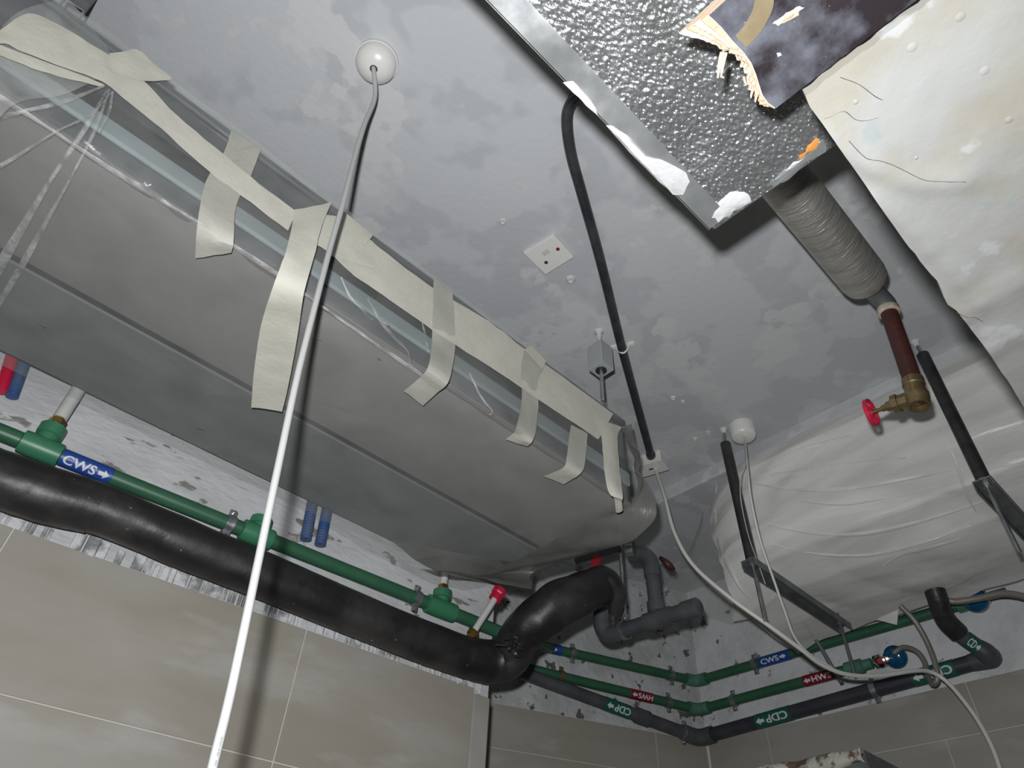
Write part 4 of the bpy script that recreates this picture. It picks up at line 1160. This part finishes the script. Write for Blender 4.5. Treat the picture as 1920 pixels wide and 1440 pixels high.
# ---- hot pipe
h0, h1 = Bwall(985, 1252, OFF), Bwall(1310, 1331, OFF)
g1 = Rwall(1310, 1331, OFF); hc_ = (h1 + g1) / 2
h3 = Rwall(1592, 1255, OFF)
t = thing('hot_water_pipe', 'green plastic hot water pipe with dark red HWS marker bands below the cold water pipe', 'pipe', h0)
obj('pipe_run', tube([h0, hc_], RP, 20, 1), M['green'], t, smooth=True)
obj('pipe_run', tube([hc_, h3], RP, 20, 1), M['green'], t, smooth=True)
hb = (hc_ - h0).normalized(); hr = (h3 - hc_).normalized()
obj('elbow', tube([hc_ - hb * 0.045, hc_ - hb * 0.012, hc_ + hr * 0.012, hc_ + hr * 0.045], RP + 0.005, 20, 6), M['green_dusty'], t, smooth=True)
marker(t, onpipe(1180, h0, hc_), onpipe(1222, h0, hc_), RP, M['red_label'], 'HWS', flip=True, label='dark red pipe marker with upside-down HWS')
marker(t, onpipe(1508, hc_, h3), onpipe(1564, hc_, h3), RP, M['red_label'], 'HWS', arrow='start', label='dark red pipe marker reading HWS with an arrow')
clip(t, onpipe(1052, h0, hc_), hb, BN, RP, OFF, 'brass_old'); clip(t, onpipe(1253, h0, hc_), hb, BN, RP, OFF)
clip(t, onpipe(1376, hc_, h3), hr, RN, RP, OFF)
obj('end_fitting', lathe(h3 - hr * 0.01, hr, [(0, RP + 0.001), (0.002, RP + 0.006), (0.055, RP + 0.006), (0.057, RP), (0.085, RP)], 20), M['green_dusty'], t, smooth=True)
stop_valve(t, h3 + hr * 0.115, hr, (-h3 - hr * (-h3).dot(hr)).normalized(), True)

# ---- condensate drain
RC = 0.0215
OC = 0.050
e0, e1 = Bwall(975, 1260, OC), Bwall(1310, 1384, OC)
k1 = Rwall(1310, 1384, OC); ec = (e1 + k1) / 2
e3 = Rwall(1820, 1243, OC)
t = thing('condensate_pipe', 'dark grey condensate drain pipe with green CDP marker bands, lowest of the wall pipes', 'pipe', e0)
obj('pipe_run', tube([e0, ec], RC, 22, 1), M['pvc_dark'], t, smooth=True)
obj('pipe_run', tube([ec, e3], RC, 22, 1), M['pvc_navy'], t, smooth=True)
eb = (ec - e0).normalized(); er = (e3 - ec).normalized()
obj('elbow', tube([ec - eb * 0.06, ec - eb * 0.015, ec + er * 0.015, ec + er * 0.06], RC + 0.006, 22, 6), M['pvc_dark'], t, smooth=True)
obj('coupling', lathe(onpipe(1192, e0, ec), eb, [(0, RC + 0.005), (0.05, RC + 0.005)], 22), M['pvc_dark'], t, smooth=True)
marker(t, onpipe(1132, e0, ec), onpipe(1180, e0, ec), RC, M['green_label'], 'CDP', flip=True, label='green pipe marker with upside-down CDP')
marker(t, onpipe(1420, ec, e3), onpipe(1484, ec, e3), RC, M['green_label'], 'CDP', flip=True, label='green pipe marker with upside-down CDP and arrow')
marker(t, onpipe(1712, ec, e3), onpipe(1792, ec, e3), RC, M['green_label'], 'CDP', flip=True, label='green pipe marker partly hidden by hose and cable')
clip(t, onpipe(1282, e0, ec), eb, BN, RC, OC); clip(t, onpipe(1640, ec, e3), er, RN, RC, OC)
v1 = PX(1846, 1222, 2.27); v2 = PX(1800, 1190, 2.22); v3 = PX(1772, 1160, 2.17); v4 = PX(1757, 1120, 2.13); v5 = PX(1738, 1062, 2.10)
obj('elbow', tube([e3, e3 + er * 0.05, PX(1852, 1228, 2.28), v1, v1.lerp(v2, 0.3)], [RC + 0.001, RC + 0.006, RC + 0.006, RC + 0.006, RC + 0.002], 22, 7), M['pvc_dark'], t, smooth=True)
obj('pipe_run', tube([v1.lerp(v2, 0.1), v2, v3], RC, 20, 5), M['pvc_dark'], t, smooth=True)
marker(t, v1.lerp(v2, 0.25), v1.lerp(v2, 0.78), RC, M['green_label'], 'CD', flip=True)
obj('elbow', tube([v2.lerp(v3, 0.1), v3, v4, v4.lerp(v5, 0.4)], RC + 0.006, 20, 6), M['rubber'], t, smooth=True)
obj('pipe_run', tube([v4, v5], RC, 20, 1), M['pvc_dark'], t, smooth=True)

# ---- braided hoses at the right
hz = [(1688, 1136, 2.14), (1716, 1165, 2.17), (1740, 1208, 2.18), (1755, 1250, 2.17), (1757, 1274, 2.165), (1748, 1282, 2.18), (1738, 1262, 2.22), (1733, 1240, 2.235), (1718, 1221, 2.24), (1694, 1214, 2.25), (1676, 1224, 2.255)]
o = obj('braided_hose', tube([PX(x, y, X_) for x, y, X_ in hz], 0.0075, 12, 7), M['braid'], smooth=True)
tag(o, 'braided steel hose looping from the milky wrapped unit down to the red-dotted valve', 'hose')
hz = [(1766, 1122, 2.16), (1790, 1128, 2.17), (1835, 1122, 2.17), (1880, 1113, 2.16), (1925, 1120, 2.15), (1970, 1140, 2.14)]
o = obj('braided_hose', tube([PX(x, y, X_) for x, y, X_ in hz], 0.009, 12, 7), M['braid'], smooth=True)
tag(o, 'braided grey hose passing in front of the right-hand blue-knobbed valve', 'hose')
o = obj('thin_tube', tube([PX(1492, 1148, 2.16), PX(1530, 1200, 2.18), PX(1560, 1250, 2.19), PX(1578, 1280, 2.19)], 0.006, 10, 5), M['steel_dull'], smooth=True)
tag(o, 'thin grey tube dangling behind the white cable across the hot water marker', 'tube')

# ================================================================== BLACK WRAPPED PIPE
BO = 0.085
rb = 0.0465
bl = [Awall(-110, 862, BO), Awall(0, 897, BO), Awall(187, 954, BO), Awall(340, 1017, BO), Awall(500, 1082, BO), Awall(750, 1186, BO), Awall(880, 1235, BO)]
t = thing('black_wrapped_pipe', 'thick black plastic-wrapped pipe running above the wall tiles and bending up at the corner', 'pipe', bl[0])
def crumple(amp, seed):
    def f(i, an):
        return amp * mnoise.noise(Vector((i * 0.23, math.cos(an) * 1.6 + seed, math.sin(an) * 1.6)))
    return f
obj('wrapped_run', tube(bl, rb, 32, 10, crumple(0.035, 1)), M['wrap'], t, smooth=True)
obj('wrap_lap', tube([Awall(-110, 862, BO), Awall(0, 898, BO), Awall(80, 925, BO), Awall(178, 953, BO)], [rb * 1.05, rb * 1.07, rb * 1.08, rb * 1.03], 32, 10, crumple(0.06, 5)), M['wrap'], t, smooth=True, label='loose overlapping wrap')
d1_ = bl[-1].dot(RZ)
el = [Awall(866, 1230, BO), PD(915, 1240, d1_ + 0.03), PD(952, 1232, d1_ + 0.045), PD(972, 1196, d1_ + 0.04), PD(1000, 1166, d1_ + 0.04), PD(1045, 1134, d1_ + 0.06), PD(1095, 1110, d1_ + 0.10), PD(1135, 1100, d1_ + 0.14)]
obj('wrapped_bend', tube(el, [0.0475, 0.050, 0.052, 0.049, 0.053, 0.056, 0.053, 0.043], 32, 9, crumple(0.085, 9)), M['wrap'], t, smooth=True)
obj('wrapped_hook', tube([PD(1100, 1092, d1_ + 0.10), PD(1128, 1082, d1_ + 0.12), PD(1148, 1094, d1_ + 0.12), PD(1156, 1122, d1_ + 0.12), PD(1152, 1152, d1_ + 0.12)], [0.03, 0.029, 0.026, 0.023, 0.016], 20, 7), M['wrap'], t, smooth=True)
kn = PD(962, 1212, d1_ - 0.03)
for k_ in range(5):
    a_ = k_ * 1.25
    obj('wrap_knot', tube([kn + Vector((0.008 * math.cos(a_), 0, 0.010 * math.sin(a_))), kn + Vector((0.022 * math.cos(a_), -0.006, 0.020 * math.sin(a_))), kn + Vector((0.034 * math.cos(a_ + .4), -0.004, 0.022 * math.sin(a_ + .4)))], [0.008, 0.006, 0.002], 8, 4), M['wrap'], t, smooth=True)
obj('tie_tail', tube([PD(962, 1212, d1_ - 0.03), PD(945, 1210, d1_ - 0.05), PD(928, 1209, d1_ - 0.06)], 0.0025, 8, 3), M['rubber'], t, smooth=True)

# ================================================================== GREY PVC TRAP AT THE UNIT'S END
XT = 1.55
t = thing('drain_trap', 'dark grey plastic drain trap of elbows below the end of the long wrapped unit', 'pipe', PX(1160, 1190, XT))
w0, w1 = PX(1136, 1192, XT), PX(1300, 1140, XT)
wd_ = (w1 - w0).normalized()
obj('pipe_run', tube([w0 + wd_ * 0.03, w1], 0.0205, 22, 1), M['pvc_dark'], t, smooth=True)
obj('tee_fitting', lathe(PX(1212, 1168, XT), wd_, [(0, 0.0255), (0.085, 0.0255)], 22), M['pvc_dark'], t, smooth=True)
obj('end_cap', lathe(w1 - wd_ * 0.03, wd_, [(0, 0.0245), (0.045, 0.0245), (0.049, 0.020)], 22), M['pvc_dark'], t, smooth=True)
obj('elbow', tube([PX(1172, 1180, XT), w0 + wd_ * 0.012, PX(1128, 1172, XT - 0.01), PX(1128, 1150, XT - 0.01)], 0.0245, 20, 6), M['pvc_dark'], t, smooth=True)
obj('riser', tube([PX(1129, 1165, XT - 0.01), PX(1132, 1115, XT - 0.01)], 0.0195, 18, 1), M['pvc_dark'], t, smooth=True)
obj('elbow', tube([PX(1186, 1040, XT), PX(1205, 1040, XT), PX(1219, 1052, XT), PX(1223, 1082, XT)], 0.0235, 20, 6), M['pvc_dark'], t, smooth=True)
obj('riser', tube([PX(1222, 1070, XT), PX(1232, 1155, XT)], 0.0200, 18, 1), M['pvc_dark'], t, smooth=True)
obj('collar', lathe(PX(1229, 1130, XT), (PX(1232, 1155, XT) - PX(1222, 1070, XT)), [(0, 0.025), (0.03, 0.025)], 20), M['pvc_dark'], t, smooth=True)
ring_ax = Vector((0.35, -0.9, -0.1)).normalized()
rq = PX(1182, 1028, XT - 0.05)
obj('ring_clamp', lathe(rq - ring_ax * 0.012, ring_ax, [(0, 0.020), (0, 0.0245), (0.024, 0.0245), (0.024, 0.020)], 22, close=False), M['steel'], t, smooth=True)
obj('ring_core', lathe(rq - ring_ax * 0.014, ring_ax, [(0, 0.019), (0.026, 0.019)], 20), M['pvc_dark'], t, smooth=True)
obj('saddle_clamp', lathe(PX(1168, 1182, XT), wd_, [(0, 0.0255), (0, 0.0275), (0.012, 0.0275), (0.012, 0.0255)], 22, close=False), M['steel'], t, smooth=True)
rx_, ry_ = 1.50, PX(1168, 1100, 1.50).y
tr = thing('hanger_rod', 'bright zinc threaded rod carrying the grey drain trap', 'rod', (rx_, ry_, 0.88))
obj('threaded_rod', tube([(rx_, ry_, ZC), (rx_, ry_, 0.885)], 0.0062, 10, 1), M['steel'], tr, smooth=True)
obj('nut', lathe((rx_, ry_, 0.90), (0, 0, -1), [(0, 0.012), (0.012, 0.012)], 6), M['steel'], tr)
# rusty nipple and red lever
t = thing('lever_valve', 'rusty valve nipple with a red lever handle above the black pipe bend', 'valve', PX(1110, 1080, 1.46))
n0, n1 = PX(1082, 1052, 1.48), PX(1160, 1028, 1.48)
nd = (n1 - n0).normalized()
obj('nipple', lathe(n0, nd, [(0, 0.012), (0.03, 0.012), (0.031, 0.017), (0.055, 0.017), (0.056, 0.014), ((n1 - n0).length, 0.014)], 14), M['steel_dull'], t, smooth=True)
la, lb = PX(1122, 1040, 1.46), PX(1108, 1082, 1.43)
obj('lever', box((la + lb) / 2, (lb - la).length / 2, 0.0135, 0.003, (lb - la), (lb - la).cross(RZ), RZ), M['red_dark'], t, bevel=0.002, label='red lever handle')
o = obj('rusty_fitting', tube([PX(1238, 1046, 1.62), PX(1248, 1054, 1.62), PX(1256, 1062, 1.63), PX(1262, 1068, 1.63)], [0.006, 0.010, 0.011, 0.008], 10, 5), M['rust'], smooth=True)
tag(o, 'small rust-red bent fitting beside the grey trap elbow', 'fitting')

# ================================================================== CORRUGATED CONDUITS ON THE LEFT WALL
def corr(p0, p1, r, n=26):
    ax = (p1 - p0); L_ = ax.length
    prof = []
    for k_ in range(n):
        prof += [(L_ * k_ / n, r), (L_ * (k_ + 0.45) / n, r * 1.02), (L_ * (k_ + 0.5) / n, r * 0.86), (L_ * (k_ + 0.95) / n, r * 0.86)]
    return lathe(p0, ax, prof, 16)
def conduit(pxa, pxb, m_, label, r=0.0115, grp=None):
    a, b = Awall(pxa[0], pxa[1], 0.015), Awall(pxb[0], pxb[1], 0.015)
    b = a + (b - a).normalized() * 0.20
    o_ = obj('corrugated_conduit', corr(a, b, r), M[m_], smooth=True)
    tag(o_, label, 'conduit', grp)
conduit((573, 1012), (584, 952), 'blue_conduit', 'dark blue corrugated conduit going up the wall beside the white cable', 0.0135)
conduit((600, 1022), (612, 962), 'blue_conduit', 'dusty blue corrugated conduit, the one farther from the white cable', 0.0135)
conduit((2, 735), (22, 670), 'red', 'red corrugated conduit at the wall above the green tee')
conduit((22, 744), (45, 682), 'blue_conduit', 'blue corrugated conduit touching the red one above the green tee')

# ================================================================== PLASTER-CRUSTED METAL BOX AT THE RIGHT WALL
XB = 1.92
ba, bb = PX(1618, 1403, XB), PX(1440, 1440, XB)
t = thing('metal_box', 'galvanised box with a plaster-crusted rim fixed to the tiled right wall', 'box', (2.1, (ba.y + bb.y) / 2, ba.z - 0.35))
zt_ = ba.z
body = join(bx(XB, XB + 0.004, ba.y, bb.y + 0.06, zt_ - 0.35, zt_ - 0.02), bx(XB, XR - 0.013, ba.y - 0.002, ba.y + 0.002, zt_ - 0.35, zt_ - 0.004), bx(XB, XR - 0.013, bb.y + 0.056, bb.y + 0.06, zt_ - 0.35, zt_ - 0.02), bx(XB, XR - 0.013, ba.y, bb.y + 0.06, zt_ - 0.354, zt_ - 0.35))
obj('shell', body, M['steel_dull'], t)
def crust(u, v):
    y = ba.y + 0.004 + (bb.y + 0.055 - ba.y) * u
    a_ = v * math.pi
    r_ = 0.018 + 0.010 * mnoise.noise(Vector((y * 18, v * 2, 1)))
    return Vector((XB + 0.004 - r_ * math.sin(a_) * 0.9, y, zt_ - 0.016 + r_ * math.cos(a_) * 0.9))
obj('plaster_crust', grid(crust, 60, 14), M['mortar_stud'], t, smooth=True, solid=0.003, label='lumpy plaster crust with rust stains')

# ================================================================== lift everything so that the floor is at z = 0
for o in C.objects:
    if o.parent is None and o.type in {'MESH', 'EMPTY'}:
        o.location.z += H
